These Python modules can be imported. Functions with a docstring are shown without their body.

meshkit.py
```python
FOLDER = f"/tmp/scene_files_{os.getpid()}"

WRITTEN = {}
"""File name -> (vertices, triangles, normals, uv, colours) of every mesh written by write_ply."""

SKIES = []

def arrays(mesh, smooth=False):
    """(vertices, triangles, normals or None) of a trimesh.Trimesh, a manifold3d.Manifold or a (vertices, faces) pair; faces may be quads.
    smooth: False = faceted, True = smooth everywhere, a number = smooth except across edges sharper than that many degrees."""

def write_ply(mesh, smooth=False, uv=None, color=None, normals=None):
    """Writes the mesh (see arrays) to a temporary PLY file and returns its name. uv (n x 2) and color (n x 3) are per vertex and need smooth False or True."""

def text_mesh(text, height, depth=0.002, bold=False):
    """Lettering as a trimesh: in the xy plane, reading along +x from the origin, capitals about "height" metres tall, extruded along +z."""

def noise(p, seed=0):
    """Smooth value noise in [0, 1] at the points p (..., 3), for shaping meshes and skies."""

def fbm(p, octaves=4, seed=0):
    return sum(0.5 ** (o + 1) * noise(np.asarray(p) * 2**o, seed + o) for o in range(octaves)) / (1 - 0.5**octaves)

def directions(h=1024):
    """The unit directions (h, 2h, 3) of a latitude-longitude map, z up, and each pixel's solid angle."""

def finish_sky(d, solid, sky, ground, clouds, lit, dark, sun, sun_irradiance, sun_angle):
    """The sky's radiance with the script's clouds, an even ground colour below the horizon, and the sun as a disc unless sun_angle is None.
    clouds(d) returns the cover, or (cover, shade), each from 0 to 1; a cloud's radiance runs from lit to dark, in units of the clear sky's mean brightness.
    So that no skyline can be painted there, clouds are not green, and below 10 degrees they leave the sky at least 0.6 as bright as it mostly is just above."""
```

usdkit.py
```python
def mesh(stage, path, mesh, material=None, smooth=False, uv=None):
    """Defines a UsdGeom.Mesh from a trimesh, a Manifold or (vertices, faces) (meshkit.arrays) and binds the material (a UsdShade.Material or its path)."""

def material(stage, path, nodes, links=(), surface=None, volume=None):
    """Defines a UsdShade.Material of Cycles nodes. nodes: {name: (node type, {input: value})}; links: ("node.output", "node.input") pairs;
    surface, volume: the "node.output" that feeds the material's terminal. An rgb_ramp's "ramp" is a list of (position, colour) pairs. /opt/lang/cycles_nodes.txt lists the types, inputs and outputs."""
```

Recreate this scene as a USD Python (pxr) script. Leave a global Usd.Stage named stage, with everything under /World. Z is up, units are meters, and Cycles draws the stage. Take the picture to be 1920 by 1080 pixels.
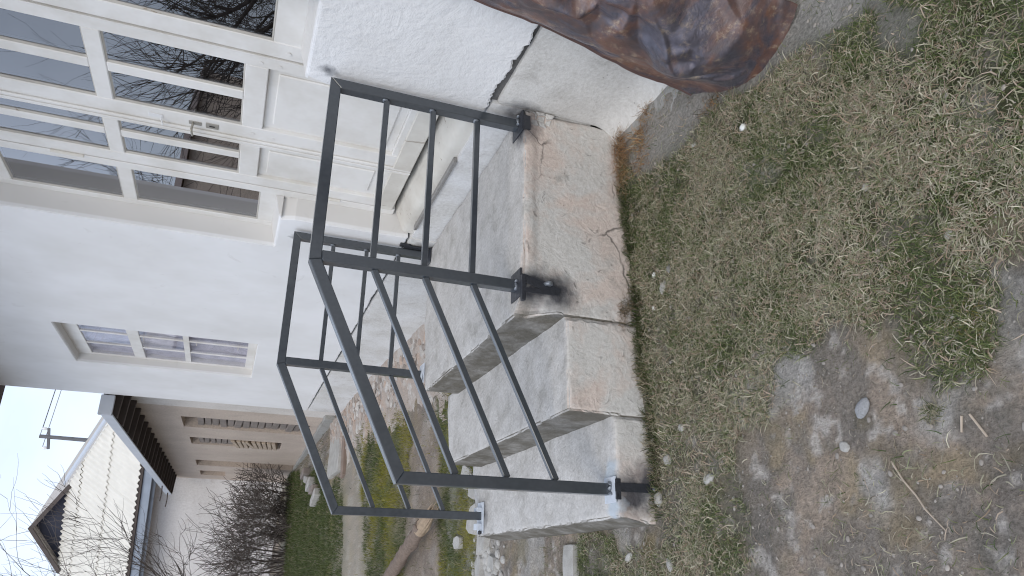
import math
import numpy as np
import trimesh
import usdkit
import meshkit
from pxr import Usd, UsdGeom, UsdLux, UsdShade, Gf, Sdf, Vt
from shapely.geometry import Polygon, Point, box as sbox, MultiPolygon
from shapely.ops import unary_union
import shapely
import manifold3d as m3

stage = Usd.Stage.CreateInMemory()
UsdGeom.SetStageUpAxis(stage, UsdGeom.Tokens.z)
UsdGeom.SetStageMetersPerUnit(stage, 1.0)
UsdGeom.Xform.Define(stage, '/World')
UsdGeom.Scope.Define(stage, '/World/Looks')
mat = lambda name, nodes, links=(), surface=None, volume=None: usdkit.material(stage, '/World/Looks/' + name, nodes, links, surface, volume)
RNG = np.random.default_rng(11)

# ------------------------------------------------------------------ camera, sky, light
# x runs along the house front, y into the house, z up; the phone was held on its side, so the picture's right is the world's down
CAM = np.array([2.674, -1.947, 1.026])
YAW, PITCH, ROLL, FPX = 0.395, 0.332, 0.148, 1381.7
fw = np.array([-math.cos(YAW) * math.cos(PITCH), math.sin(YAW) * math.cos(PITCH), -math.sin(PITCH)])
rt = np.cross(fw, [0, 0, 1]); rt /= np.linalg.norm(rt)
up = np.cross(rt, fw)
r2 = rt * math.cos(ROLL) + up * math.sin(ROLL)
u2 = up * math.cos(ROLL) - rt * math.sin(ROLL)
cam = UsdGeom.Camera.Define(stage, '/World/camera')
cam.CreateHorizontalApertureAttr(36.0)
cam.CreateVerticalApertureAttr(20.25)
cam.CreateFocalLengthAttr(FPX / 1920 * 36.0)
cam.CreateClippingRangeAttr(Gf.Vec2f(0.05, 5000))
cam.CreateExposureAttr(0.40)
cx, cy, cz = -u2, r2, -fw
cam.AddTransformOp().Set(Gf.Matrix4d(*cx, 0, *cy, 0, *cz, 0, *CAM, 1))

SUN_EL, SUN_AZ = math.radians(42), math.atan2(0.80, -0.60)      # azimuth = atan2(x, y) of the direction to the sun
sd = np.array([math.sin(SUN_AZ) * math.cos(SUN_EL), math.cos(SUN_AZ) * math.cos(SUN_EL), math.sin(SUN_EL)])
dome = UsdLux.DomeLight.Define(stage, '/World/sky')
skym = mat('sky_look', {
    'sky': ('sky_texture', {'sky_type': 'single_scattering', 'sun_disc': False, 'sun_elevation': SUN_EL, 'sun_rotation': SUN_AZ, 'aerosol_density': 3.0, 'air_density': 1.0, 'ozone_density': 1.0}),
    'tc': ('texture_coordinate', {}),
    'map': ('mapping', {'scale': (1.0, 1.0, 2.2)}),
    'cl': ('noise_texture', {'scale': 1.6, 'detail': 6.0, 'roughness': 0.55}),
    'mr': ('map_range', {'from_min': 0.30, 'from_max': 0.70, 'to_min': 0.55, 'to_max': 0.95, 'clamp': True}),
    'mx': ('mix_color', {'b': (8.9, 10.0, 11.9)}),
    'bg': ('background_shader', {'strength': 0.10})},
    [('tc.generated', 'map.vector'), ('map.vector', 'cl.vector'), ('cl.fac', 'mr.value'), ('mr.result', 'mx.fac'), ('sky.color', 'mx.a'), ('mx.result', 'bg.color')], surface='bg.background')
UsdShade.MaterialBindingAPI.Apply(dome.GetPrim()).Bind(skym)
dome.GetPrim().SetCustomDataByKey('kind', 'structure')
sun = UsdLux.DistantLight.Define(stage, '/World/sun')
sun.CreateIntensityAttr(0.22); sun.CreateAngleAttr(28.0); sun.CreateNormalizeAttr(True)
sun.CreateColorAttr(Gf.Vec3f(1.0, 0.93, 0.82))
zl = sd; xl = np.cross([0, 0, 1], zl); xl /= np.linalg.norm(xl); yl = np.cross(zl, xl)
sun.AddTransformOp().Set(Gf.Matrix4d(*xl, 0, *yl, 0, *zl, 0, 0, 0, 0, 1))

# ------------------------------------------------------------------ helpers
used = {}
def numbered(parent, name):
    k = used.get((parent, name), 0)
    used[(parent, name)] = k + 1
    return name if k == 0 else f'{name}_{k:03d}'
ORIGIN = {}
def setp(prim, label=None, cat=None, group=None, kind=None):
    for k, v in (('label', label), ('category', cat), ('group', group), ('kind', kind)):
        if v: prim.SetCustomDataByKey(k, v)
def thing(name, label=None, cat=None, at=(0, 0, 0), group=None, kind=None):
    p = '/World/' + numbered('/World', name)
    x = UsdGeom.Xform.Define(stage, p); x.AddTranslateOp().Set(Gf.Vec3d(*map(float, at)))
    ORIGIN[p] = np.array(at, float)
    setp(x.GetPrim(), label, cat, group, kind)
    return p
def va(m):
    v, f, _ = meshkit.arrays(m, False)
    return v, f
def part(parent, name, m, material, smooth=False, label=None, colors=None, kind=None, cat=None, group=None):
    """one Mesh prim; m in world coordinates"""
    p = parent + '/' + numbered(parent, name)
    o = ORIGIN.get(parent, np.zeros(3)); ORIGIN[p] = o
    v, f = va(m)
    g = usdkit.mesh(stage, p, (v - o, f), material, smooth=smooth)
    if colors is not None:
        UsdGeom.PrimvarsAPI(g).CreatePrimvar('gcol', Sdf.ValueTypeNames.Color3fArray, 'vertex').Set(Vt.Vec3fArray.FromNumpy(np.asarray(colors, np.float32)))
    setp(g.GetPrim(), label, cat, group, kind)
    return p
def single(name, m, material, label, cat, smooth=False, group=None, kind=None, colors=None):
    return part('/World', name, m, material, smooth, label, colors, kind, cat, group)
def hull(pts):
    return trimesh.convex.convex_hull(np.asarray(pts, float))
def cat_m(ms):
    vs, fs, n = [], [], 0
    for m in ms:
        v, f = va(m); vs.append(v); fs.append(f + n); n += len(v)
    return np.vstack(vs), np.vstack(fs)
def cbox(x0, x1, y0, y1, z0, z1, c=0.004):
    P = []
    for a in (0, 1):
        for b in (0, 1):
            for d in (0, 1):
                X, Y, Z = (x0, x1)[a], (y0, y1)[b], (z0, z1)[d]
                sx, sy, sz = (c, -c)[a], (c, -c)[b], (c, -c)[d]
                P += [(X + sx, Y + sy, Z), (X + sx, Y, Z + sz), (X, Y + sy, Z + sz)]
    return hull(P)
def beam(p0, p1, w, h, c=0.003, ref=(0, 0, 1)):
    p0, p1 = np.asarray(p0, float), np.asarray(p1, float)
    d = p1 - p0; L = np.linalg.norm(d); d /= L
    s = np.cross(d, ref); s /= np.linalg.norm(s); u = np.cross(s, d)
    b = cbox(0, L, -w / 2, w / 2, -h / 2, h / 2, c)
    b = trimesh.Trimesh(p0 + b.vertices @ np.array([d, s, u]), b.faces, process=False)
    return b
def prism_x(poly, x0, x1, c=0.003):
    """convex polygon of (y, z) extruded along x with chamfered edges"""
    pg = Polygon(poly); inn = pg.buffer(-c, join_style=2)
    A, B = np.array(pg.exterior.coords)[:-1], np.array(inn.exterior.coords)[:-1]
    P = [(x, *q) for q in A for x in (x0 + c, x1 - c)] + [(x, *q) for q in B for x in (x0, x1)]
    return hull(P)
def tube(pts, radii, sides=6, cap=True):
    p = np.asarray(pts, float); r = np.broadcast_to(np.asarray(radii, float), (len(p),))
    t = np.gradient(p, axis=0); t /= np.linalg.norm(t, axis=1, keepdims=True) + 1e-12
    a = np.cross(t, np.where(np.abs(t[:, 2:]) < 0.9, [0, 0, 1.0], [1.0, 0, 0])); a /= np.linalg.norm(a, axis=1, keepdims=True) + 1e-12
    b = np.cross(t, a); ang = np.arange(sides) * 2 * np.pi / sides
    v = p[:, None] + r[:, None, None] * (np.cos(ang)[None, :, None] * a[:, None] + np.sin(ang)[None, :, None] * b[:, None])
    n = len(p)
    i, j = np.meshgrid(np.arange(n - 1), np.arange(sides), indexing='ij')
    q = np.stack([i * sides + j, i * sides + (j + 1) % sides, (i + 1) * sides + (j + 1) % sides, (i + 1) * sides + j], -1).reshape(-1, 4)
    f = np.vstack([q[:, [0, 1, 2]], q[:, [0, 2, 3]]]); v = v.reshape(-1, 3)
    if cap:
        v = np.vstack([v, p[:1], p[-1:]]); c0, c1 = len(v) - 2, len(v) - 1; k = np.arange(sides); k2 = (k + 1) % sides
        f = np.vstack([f, np.stack([np.full(sides, c0), k2, k], 1), np.stack([np.full(sides, c1), (n - 1) * sides + k, (n - 1) * sides + k2], 1)])
    return v, f
def gridbox(x0, x1, y0, y1, z0, z1, res=0.02, r=0.015):
    """box with an even grid on every face and rounded edges; returns vertices, faces, outward normals"""
    lo, hi = np.array([x0, y0, z0]), np.array([x1, y1, z1])
    n = np.maximum(2, np.round((hi - lo) / res).astype(int))
    V, F, off = [], [], 0
    for ax in range(3):
        o = [k for k in range(3) if k != ax]
        for side in (0, 1):
            A, B = np.meshgrid(np.linspace(lo[o[0]], hi[o[0]], n[o[0]] + 1), np.linspace(lo[o[1]], hi[o[1]], n[o[1]] + 1), indexing='ij')
            v = np.zeros(A.shape + (3,)); v[..., o[0]] = A; v[..., o[1]] = B; v[..., ax] = (lo, hi)[side][ax]
            na, nb = A.shape
            i, j = np.meshgrid(np.arange(na - 1), np.arange(nb - 1), indexing='ij')
            q = np.stack([i * nb + j, (i + 1) * nb + j, (i + 1) * nb + j + 1, i * nb + j + 1], -1).reshape(-1, 4)
            flip = (side == 1) ^ (ax == 1)
            if not flip: q = q[:, ::-1]
            V.append(v.reshape(-1, 3)); F.append(np.vstack([q[:, [0, 1, 2]], q[:, [0, 2, 3]]]) + off); off += na * nb
    m = trimesh.Trimesh(np.vstack(V), np.vstack(F), process=True); m.merge_vertices()
    v = np.array(m.vertices); c = np.clip(v, lo + r, hi - r); d = v - c
    nn = d / (np.linalg.norm(d, axis=1, keepdims=True) + 1e-12)
    return c + nn * r, np.array(m.faces), nn
def noisy_block(x0, x1, y0, y1, z0, z1, res=0.02, r=0.015, amp=0.004, scale=9.0, chip=0.0, warp=None, seed=1):
    v, f, n = gridbox(x0, x1, y0, y1, z0, z1, res, r)
    k = meshkit.fbm(v * scale, 4, seed) - 0.5
    v2 = v + n * (k * 2 * amp)[:, None]
    if chip:
        an = np.sort(np.abs(n), 1)[:, 1]; edge = np.clip(an / .55, 0, 1)
        e = np.clip(meshkit.fbm(v * 6, 4, seed + 7) - 0.50, 0, 1) * 3.2 + np.clip(meshkit.fbm(v * 23, 3, seed + 9) - 0.56, 0, 1) * 2.0
        v2 -= n * (np.clip(e, 0, 1.3) * edge * chip)[:, None]
    if warp is not None: v2 = warp(v2)
    return v2, f
def stone(c, size, seed, sub=2, rough=0.35):
    s = trimesh.creation.icosphere(sub); v = np.array(s.vertices)
    k = meshkit.fbm(v * 1.3 + seed * 7.1, 3, seed) - 0.5
    v = v * (1 + rough * 2 * k)[:, None]
    a = (seed * 1.7) % 6.28; R = np.array([[math.cos(a), -math.sin(a), 0], [math.sin(a), math.cos(a), 0], [0, 0, 1]])
    return (v * np.asarray(size)) @ R.T + np.asarray(c), np.array(s.faces)
def blades(P, az, tilt, L, W, col, curl=0.5):
    n = len(P); z = np.array([0, 0, 1.0]); w = (W / 2)[:, None]
    s = np.stack([-np.sin(az), np.cos(az), np.zeros(n)], 1); h = np.stack([np.cos(az), np.sin(az), np.zeros(n)], 1)
    side = RNG.normal(0, .5, n)[:, None] * s
    rows, p, t = [P - s * w, P + s * w], P, tilt.copy()
    for k, f in enumerate((.38, .34, .28)):
        d = (h + side * k) * np.sin(t)[:, None] + z * np.cos(t)[:, None]
        p = p + d * (L * f)[:, None]; ww = w * (.95, .7, .12)[k]; rows += [p - s * ww, p + s * ww]; t = np.minimum(t + curl * (.2 + RNG.random(n)), 2.0)
    v = np.stack(rows, 1).reshape(-1, 3); k = np.arange(n)[:, None] * 8
    f = np.concatenate([k + q for j in (0, 2, 4) for q in ([j, j + 1, j + 3], [j, j + 3, j + 2])], 0)
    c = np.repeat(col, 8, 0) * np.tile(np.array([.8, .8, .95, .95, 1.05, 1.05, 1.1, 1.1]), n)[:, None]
    return v, f, c

# ------------------------------------------------------------------ materials
def dist_mask(name, nodes, links, pts, r0, r1):
    """smallest distance of the surface to the points -> 1 inside r0, 0 beyond r1 (node name.result)"""
    last = None
    for i, q in enumerate(pts):
        nodes[f'{name}v{i}'] = ('vector_math', {'math_type': 'distance', 'vector2': q}); links.append(('geo.position', f'{name}v{i}.vector1'))
        if last is None: last = f'{name}v{i}.value'
        else:
            nodes[f'{name}m{i}'] = ('math', {'math_type': 'minimum'}); links += [(last, f'{name}m{i}.value1'), (f'{name}v{i}.value', f'{name}m{i}.value2')]; last = f'{name}m{i}.value'
    nodes[name + 'n'] = ('noise_texture', {'scale': 26.0, 'detail': 3.0}); links.append(('geo.position', name + 'n.vector'))
    nodes[name + 'a'] = ('math', {'math_type': 'multiply_add', 'value2': 0.07, 'value3': -0.035}); links.append((name + 'n.fac', name + 'a.value1'))
    nodes[name + 's'] = ('math', {'math_type': 'add'}); links += [(last, name + 's.value1'), (name + 'a.value', name + 's.value2')]
    nodes[name] = ('map_range', {'from_min': r0, 'from_max': r1, 'to_min': 0.92, 'to_max': 0.0, 'clamp': True}); links.append((name + 's.value', name + '.value'))

SPRAY = [(0.0, -0.02, 0.0), (0.03, -0.06, 0.01), (0.05, -0.83, -0.07), (0.05, -0.84, -0.16), (-1.63, -0.02, 0.02), (-1.62, -0.82, 0.0), (0.04, -1.64, -0.48), (0.04, -1.60, -0.56), (-1.62, -1.63, -0.40)]
def concrete(name, base, alt, dark, bump=0.35, scale=1.0, spray=True, pits=True, dirt_risers=False, rough=0.85, lower=None):
    N = {'geo': ('geometry', {}),
         'n1': ('noise_texture', {'scale': 2.3 * scale, 'detail': 5.0, 'roughness': 0.6}),
         'n2': ('noise_texture', {'scale': 7.0 * scale, 'detail': 6.0, 'roughness': 0.65, 'distortion': 0.6}),
         'n3': ('noise_texture', {'scale': 60.0 * scale, 'detail': 5.0, 'roughness': 0.7}),
         'r1': ('map_range', {'from_min': 0.42, 'from_max': 0.62, 'clamp': True}),
         'r2': ('map_range', {'from_min': 0.55, 'from_max': 0.78, 'to_max': 0.75, 'clamp': True}),
         'm1': ('mix_color', {'a': base, 'b': alt}), 'm2': ('mix_color', {'b': dark}),
         'm3': ('mix_color', {'blend_type': 'overlay', 'fac': 0.45}),
         'hs': ('math', {'math_type': 'multiply_add', 'value2': 0.5}),
         'bp': ('bump', {'strength': bump, 'distance': 0.012}), 'p': ('principled_bsdf', {'roughness': rough, 'specular_ior_level': 0.25})}
    Lk = [('geo.position', 'n1.vector'), ('geo.position', 'n2.vector'), ('geo.position', 'n3.vector'), ('n1.fac', 'r1.value'), ('r1.result', 'm1.fac'), ('n2.fac', 'r2.value'), ('r2.result', 'm2.fac'),
          ('m1.result', 'm2.a'), ('m2.result', 'm3.a'), ('n3.fac', 'm3.b'), ('n3.fac', 'hs.value1'), ('n2.fac', 'hs.value3'), ('hs.value', 'bp.height'), ('bp.normal', 'p.normal')]
    out = 'm3.result'
    if pits:
        N['vo'] = ('voronoi_texture', {'scale': 34.0 * scale}); N['vr'] = ('map_range', {'from_min': 0.05, 'from_max': 0.16, 'to_min': 1.0, 'to_max': 0.0, 'clamp': True})
        N['vs'] = ('map_range', {'from_min': 0.55, 'from_max': 0.62, 'clamp': True}); N['vm'] = ('math', {'math_type': 'multiply'}); N['m4'] = ('mix_color', {'b': tuple(.35 * x for x in dark)})
        Lk += [('geo.position', 'vo.vector'), ('vo.distance', 'vr.value'), ('n1.fac', 'vs.value'), ('vr.result', 'vm.value1'), ('vs.result', 'vm.value2'), ('vm.value', 'm4.fac'), (out, 'm4.a')]; out = 'm4.result'
    if dirt_risers:   # mud splashed on the faces of the risers
        N['sn'] = ('separate_xyz', {}); N['sr'] = ('map_range', {'from_min': -0.55, 'from_max': -0.85, 'clamp': True}); N['sd'] = ('map_range', {'from_min': 0.30, 'from_max': 0.55, 'to_min': 0.45, 'to_max': 0.95, 'clamp': True})
        N['sm'] = ('math', {'math_type': 'multiply'}); N['m5'] = ('mix_color', {'b': (0.20, 0.18, 0.155)})
        Lk += [('geo.true_normal', 'sn.vector'), ('sn.y', 'sr.value'), ('n2.fac', 'sd.value'), ('sr.result', 'sm.value1'), ('sd.result', 'sm.value2'), ('sm.value', 'm5.fac'), (out, 'm5.a')]; out = 'm5.result'
    if spray:
        dist_mask('k', N, Lk, SPRAY, 0.045, 0.13); N['m6'] = ('mix_color', {'b': (0.035, 0.036, 0.045)}); Lk += [('k.result', 'm6.fac'), (out, 'm6.a')]; out = 'm6.result'
    if lower:
        dist_mask('w', N, Lk, lower, 0.03, 0.07); N['m7'] = ('mix_color', {'b': (0.50, 0.58, 0.68)}); Lk += [('w.result', 'm7.fac'), (out, 'm7.a')]; out = 'm7.result'
    Lk.append((out, 'p.base_color'))
    return mat(name, N, Lk, surface='p.BSDF')
M = {}
M['landing'] = concrete('landing_concrete', (0.42, 0.42, 0.42), (0.34, 0.325, 0.30), (0.24, 0.23, 0.21), dirt_risers=True)
# the flank of the steps shows pinkish mortar patches: base colour picked by the side the face looks to
def flank():
    N = {'geo': ('geometry', {}), 'sn': ('separate_xyz', {}), 'side': ('map_range', {'from_min': 0.5, 'from_max': 0.8, 'clamp': True}),
         'sp': ('separate_xyz', {}), 'ry': ('map_range', {'from_min': 0.55, 'from_max': 0.8, 'to_min': 0.0, 'to_max': 1.0, 'clamp': True}),
         'n1': ('noise_texture', {'scale': 3.1, 'detail': 5.0, 'roughness': 0.6, 'distortion': 0.4}), 'n2': ('noise_texture', {'scale': 8.0, 'detail': 6.0, 'roughness': 0.65}),
         'n3': ('noise_texture', {'scale': 70.0, 'detail': 5.0, 'roughness': 0.7}), 'n4': ('noise_texture', {'scale': 17.0, 'detail': 4.0, 'distortion': 1.5}),
         'top': ('mix_color', {'a': (0.53, 0.518, 0.505), 'b': (0.435, 0.422, 0.405)}), 'flk': ('mix_color', {'a': (0.55, 0.535, 0.51), 'b': (0.57, 0.49, 0.44)}),
         'rt': ('map_range', {'from_min': 0.36, 'from_max': 0.60, 'clamp': True}), 'rf': ('map_range', {'from_min': 0.42, 'from_max': 0.56, 'clamp': True}),
         'mx': ('mix_color', {}), 'rd': ('map_range', {'from_min': 0.56, 'from_max': 0.76, 'to_max': 0.6, 'clamp': True}), 'md': ('mix_color', {'b': (0.23, 0.22, 0.20)}),
         'sr': ('map_range', {'from_min': -0.5, 'from_max': -0.85, 'clamp': True}), 'sdm': ('map_range', {'from_min': 0.30, 'from_max': 0.58, 'to_min': 0.62, 'to_max': 1.0, 'clamp': True}),
         'sm': ('math', {'math_type': 'multiply'}), 'mr': ('mix_color', {'b': (0.125, 0.115, 0.096)}), 'ov': ('mix_color', {'blend_type': 'overlay', 'fac': 0.4}),
         'r4': ('map_range', {'from_min': 0.66, 'from_max': 0.72, 'to_max': 0.55, 'clamp': True}), 's4': ('math', {'math_type': 'multiply'}), 'm4': ('mix_color', {'b': (0.13, 0.12, 0.11)}),
         'h1': ('math', {'math_type': 'multiply_add', 'value2': 0.45}), 'bp': ('bump', {'strength': 0.5, 'distance': 0.012}), 'p': ('principled_bsdf', {'roughness': 0.85, 'specular_ior_level': 0.25})}
    Lk = [('geo.true_normal', 'sn.vector'), ('sn.x', 'side.value'), ('sn.y', 'sr.value')] + [('geo.position', f'n{i}.vector') for i in (1, 2, 3, 4)] + [
        ('n2.fac', 'rt.value'), ('rt.result', 'top.fac'), ('n1.fac', 'rf.value'), ('rf.result', 'flk.fac'), ('side.result', 'mx.fac'), ('top.result', 'mx.a'), ('flk.result', 'mx.b'),
        ('n2.fac', 'rd.value'), ('rd.result', 'md.fac'), ('mx.result', 'md.a'), ('n2.fac', 'sdm.value'), ('sr.result', 'sm.value1'), ('sdm.result', 'sm.value2'), ('sm.value', 'mr.fac'), ('md.result', 'mr.a'),
        ('n4.fac', 'r4.value'), ('r4.result', 's4.value1'), ('side.result', 's4.value2'), ('s4.value', 'm4.fac'), ('mr.result', 'm4.a'), ('m4.result', 'ov.a'), ('n3.fac', 'ov.b'),
        ('n3.fac', 'h1.value1'), ('n4.fac', 'h1.value3'), ('h1.value', 'bp.height'), ('bp.normal', 'p.normal')]
    for k in ('sp', 'ry'): N.pop(k)
    N.update({'cd': ('noise_texture', {'scale': 9.0, 'detail': 4.0}), 'cs': ('vector_math', {'math_type': 'scale', 'scale': 0.09}), 'ca': ('vector_math', {'math_type': 'add'}), 'cv': ('voronoi_texture', {'feature': 'distance_to_edge', 'scale': 2.3}), 'cr': ('map_range', {'from_min': 0.003, 'from_max': 0.012, 'to_min': 1.0, 'to_max': 0.0, 'clamp': True}),
              'cm': ('map_range', {'from_min': 0.50, 'from_max': 0.60, 'to_max': 0.75, 'clamp': True}), 'cy': ('math', {'math_type': 'multiply'}), 'cx': ('math', {'math_type': 'multiply'}), 'cc': ('mix_color', {'b': (0.07, 0.062, 0.055)})})
    Lk += [('geo.position', 'cd.vector'), ('cd.color', 'cs.vector1'), ('geo.position', 'ca.vector1'), ('cs.vector', 'ca.vector2'), ('ca.vector', 'cv.vector'), ('cv.distance', 'cr.value'), ('n1.fac', 'cm.value'), ('cr.result', 'cx.value1'), ('cm.result', 'cx.value2'), ('cx.value', 'cy.value1'), ('side.result', 'cy.value2'), ('cy.value', 'cc.fac'), ('ov.result', 'cc.a')]
    dist_mask('k', N, Lk, SPRAY, 0.035, 0.12); N['m6'] = ('mix_color', {'b': (0.035, 0.036, 0.045)}); Lk += [('k.result', 'm6.fac'), ('cc.result', 'm6.a')]
    dist_mask('w', N, Lk, [(-0.01, -1.55, -0.41), (0.0, -1.69, -0.41)], 0.025, 0.06); N['m7'] = ('mix_color', {'b': (0.44, 0.49, 0.54)}); Lk += [('w.result', 'm7.fac'), ('m6.result', 'm7.a'), ('m7.result', 'p.base_color')]
    return mat('step_concrete', N, Lk, surface='p.BSDF')
M['steps'] = flank()
M['plinth'] = concrete('plinth_concrete', (0.66, 0.65, 0.63), (0.57, 0.56, 0.54), (0.40, 0.385, 0.36), bump=0.6)
M['pad'] = concrete('pad_concrete', (0.33, 0.33, 0.32), (0.29, 0.285, 0.27), (0.2, 0.19, 0.18), bump=0.3, spray=False)
M['white_plinth'] = concrete('whitewashed_plinth', (0.66, 0.66, 0.66), (0.56, 0.55, 0.53), (0.42, 0.40, 0.38), bump=0.3, spray=True, pits=False)
M['stone'] = concrete('pale_stone', (0.42, 0.41, 0.39), (0.34, 0.33, 0.31), (0.28, 0.27, 0.25), bump=0.4, spray=False, scale=3)
M['grey_stone'] = concrete('grey_stone', (0.33, 0.34, 0.36), (0.27, 0.275, 0.285), (0.2, 0.2, 0.2), bump=0.3, spray=False, scale=3)
M['brick'] = concrete('old_brick', (0.33, 0.25, 0.21), (0.27, 0.20, 0.165), (0.18, 0.15, 0.13), bump=0.5, spray=False, scale=2.5)
M['brick_grey'] = concrete('grey_block', (0.26, 0.225, 0.205), (0.21, 0.185, 0.17), (0.15, 0.13, 0.12), bump=0.5, spray=False, scale=2)
M['brick_buff'] = concrete('buff_block', (0.45, 0.37, 0.29), (0.38, 0.31, 0.25), (0.25, 0.2, 0.16), bump=0.5, spray=False, scale=2)
M['tan'] = concrete('tan_render', (0.52, 0.445, 0.385), (0.465, 0.395, 0.34), (0.38, 0.32, 0.28), bump=0.3, spray=False, pits=False, scale=0.6)
M['tan_white'] = concrete('pale_render', (0.66, 0.63, 0.60), (0.58, 0.55, 0.52), (0.45, 0.42, 0.39), bump=0.3, spray=False, pits=False, scale=0.6)
M['far_white'] = concrete('far_white_render', (0.66, 0.645, 0.645), (0.60, 0.585, 0.58), (0.5, 0.46, 0.44), bump=0.2, spray=False, pits=False, scale=0.4)

def plaster():
    N = {'geo': ('geometry', {}), 'sp': ('separate_xyz', {}), 'n1': ('noise_texture', {'scale': 1.4, 'detail': 5.0, 'roughness': 0.6}), 'n2': ('noise_texture', {'scale': 26.0, 'detail': 4.0, 'roughness': 0.6}), 'n3': ('noise_texture', {'scale': 5.0, 'detail': 6.0, 'roughness': 0.7, 'distortion': 1.0}),
         'r1': ('map_range', {'from_min': 0.35, 'from_max': 0.7, 'clamp': True}), 'm1': ('mix_color', {'a': (0.79, 0.795, 0.81), 'b': (0.70, 0.70, 0.70)}),
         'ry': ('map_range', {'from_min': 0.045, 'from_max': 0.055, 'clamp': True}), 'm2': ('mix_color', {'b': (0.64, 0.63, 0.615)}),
         'r3': ('map_range', {'from_min': 0.62, 'from_max': 0.80, 'to_max': 0.40, 'clamp': True}), 'm3': ('mix_color', {'b': (0.45, 0.43, 0.41)}),
         'h': ('math', {'math_type': 'multiply_add', 'value2': 0.7}), 'rx': ('map_range', {'from_min': -1.4, 'from_max': 0.2, 'to_min': 0.07, 'to_max': 0.5, 'clamp': True}),
         'bp': ('bump', {'strength': 0.3, 'distance': 0.02}), 'p': ('principled_bsdf', {'roughness': 0.9, 'specular_ior_level': 0.2})}
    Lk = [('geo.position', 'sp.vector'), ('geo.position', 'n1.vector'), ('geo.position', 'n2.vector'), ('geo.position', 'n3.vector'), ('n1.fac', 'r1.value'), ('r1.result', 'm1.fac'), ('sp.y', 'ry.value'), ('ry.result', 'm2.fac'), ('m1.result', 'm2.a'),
          ('n3.fac', 'r3.value'), ('r3.result', 'm3.fac'), ('m2.result', 'm3.a'), ('n2.fac', 'h.value1'), ('n3.fac', 'h.value3'), ('h.value', 'bp.height'), ('sp.x', 'rx.value'), ('rx.result', 'bp.strength'), ('bp.normal', 'p.normal')]
    dist_mask('k', N, Lk, [(0.0, 0.03, 0.86), (-1.72, 0.03, 0.14), (-1.75, 0.03, 0.83), (-0.1, 0.03, 0.16)], 0.0, 0.05); N['m6'] = ('mix_color', {'b': (0.12, 0.125, 0.14)}); Lk += [('k.result', 'm6.fac'), ('m3.result', 'm6.a'), ('m6.result', 'p.base_color')]
    return mat('white_plaster', N, Lk, surface='p.BSDF')
M['plaster'] = plaster()

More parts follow.
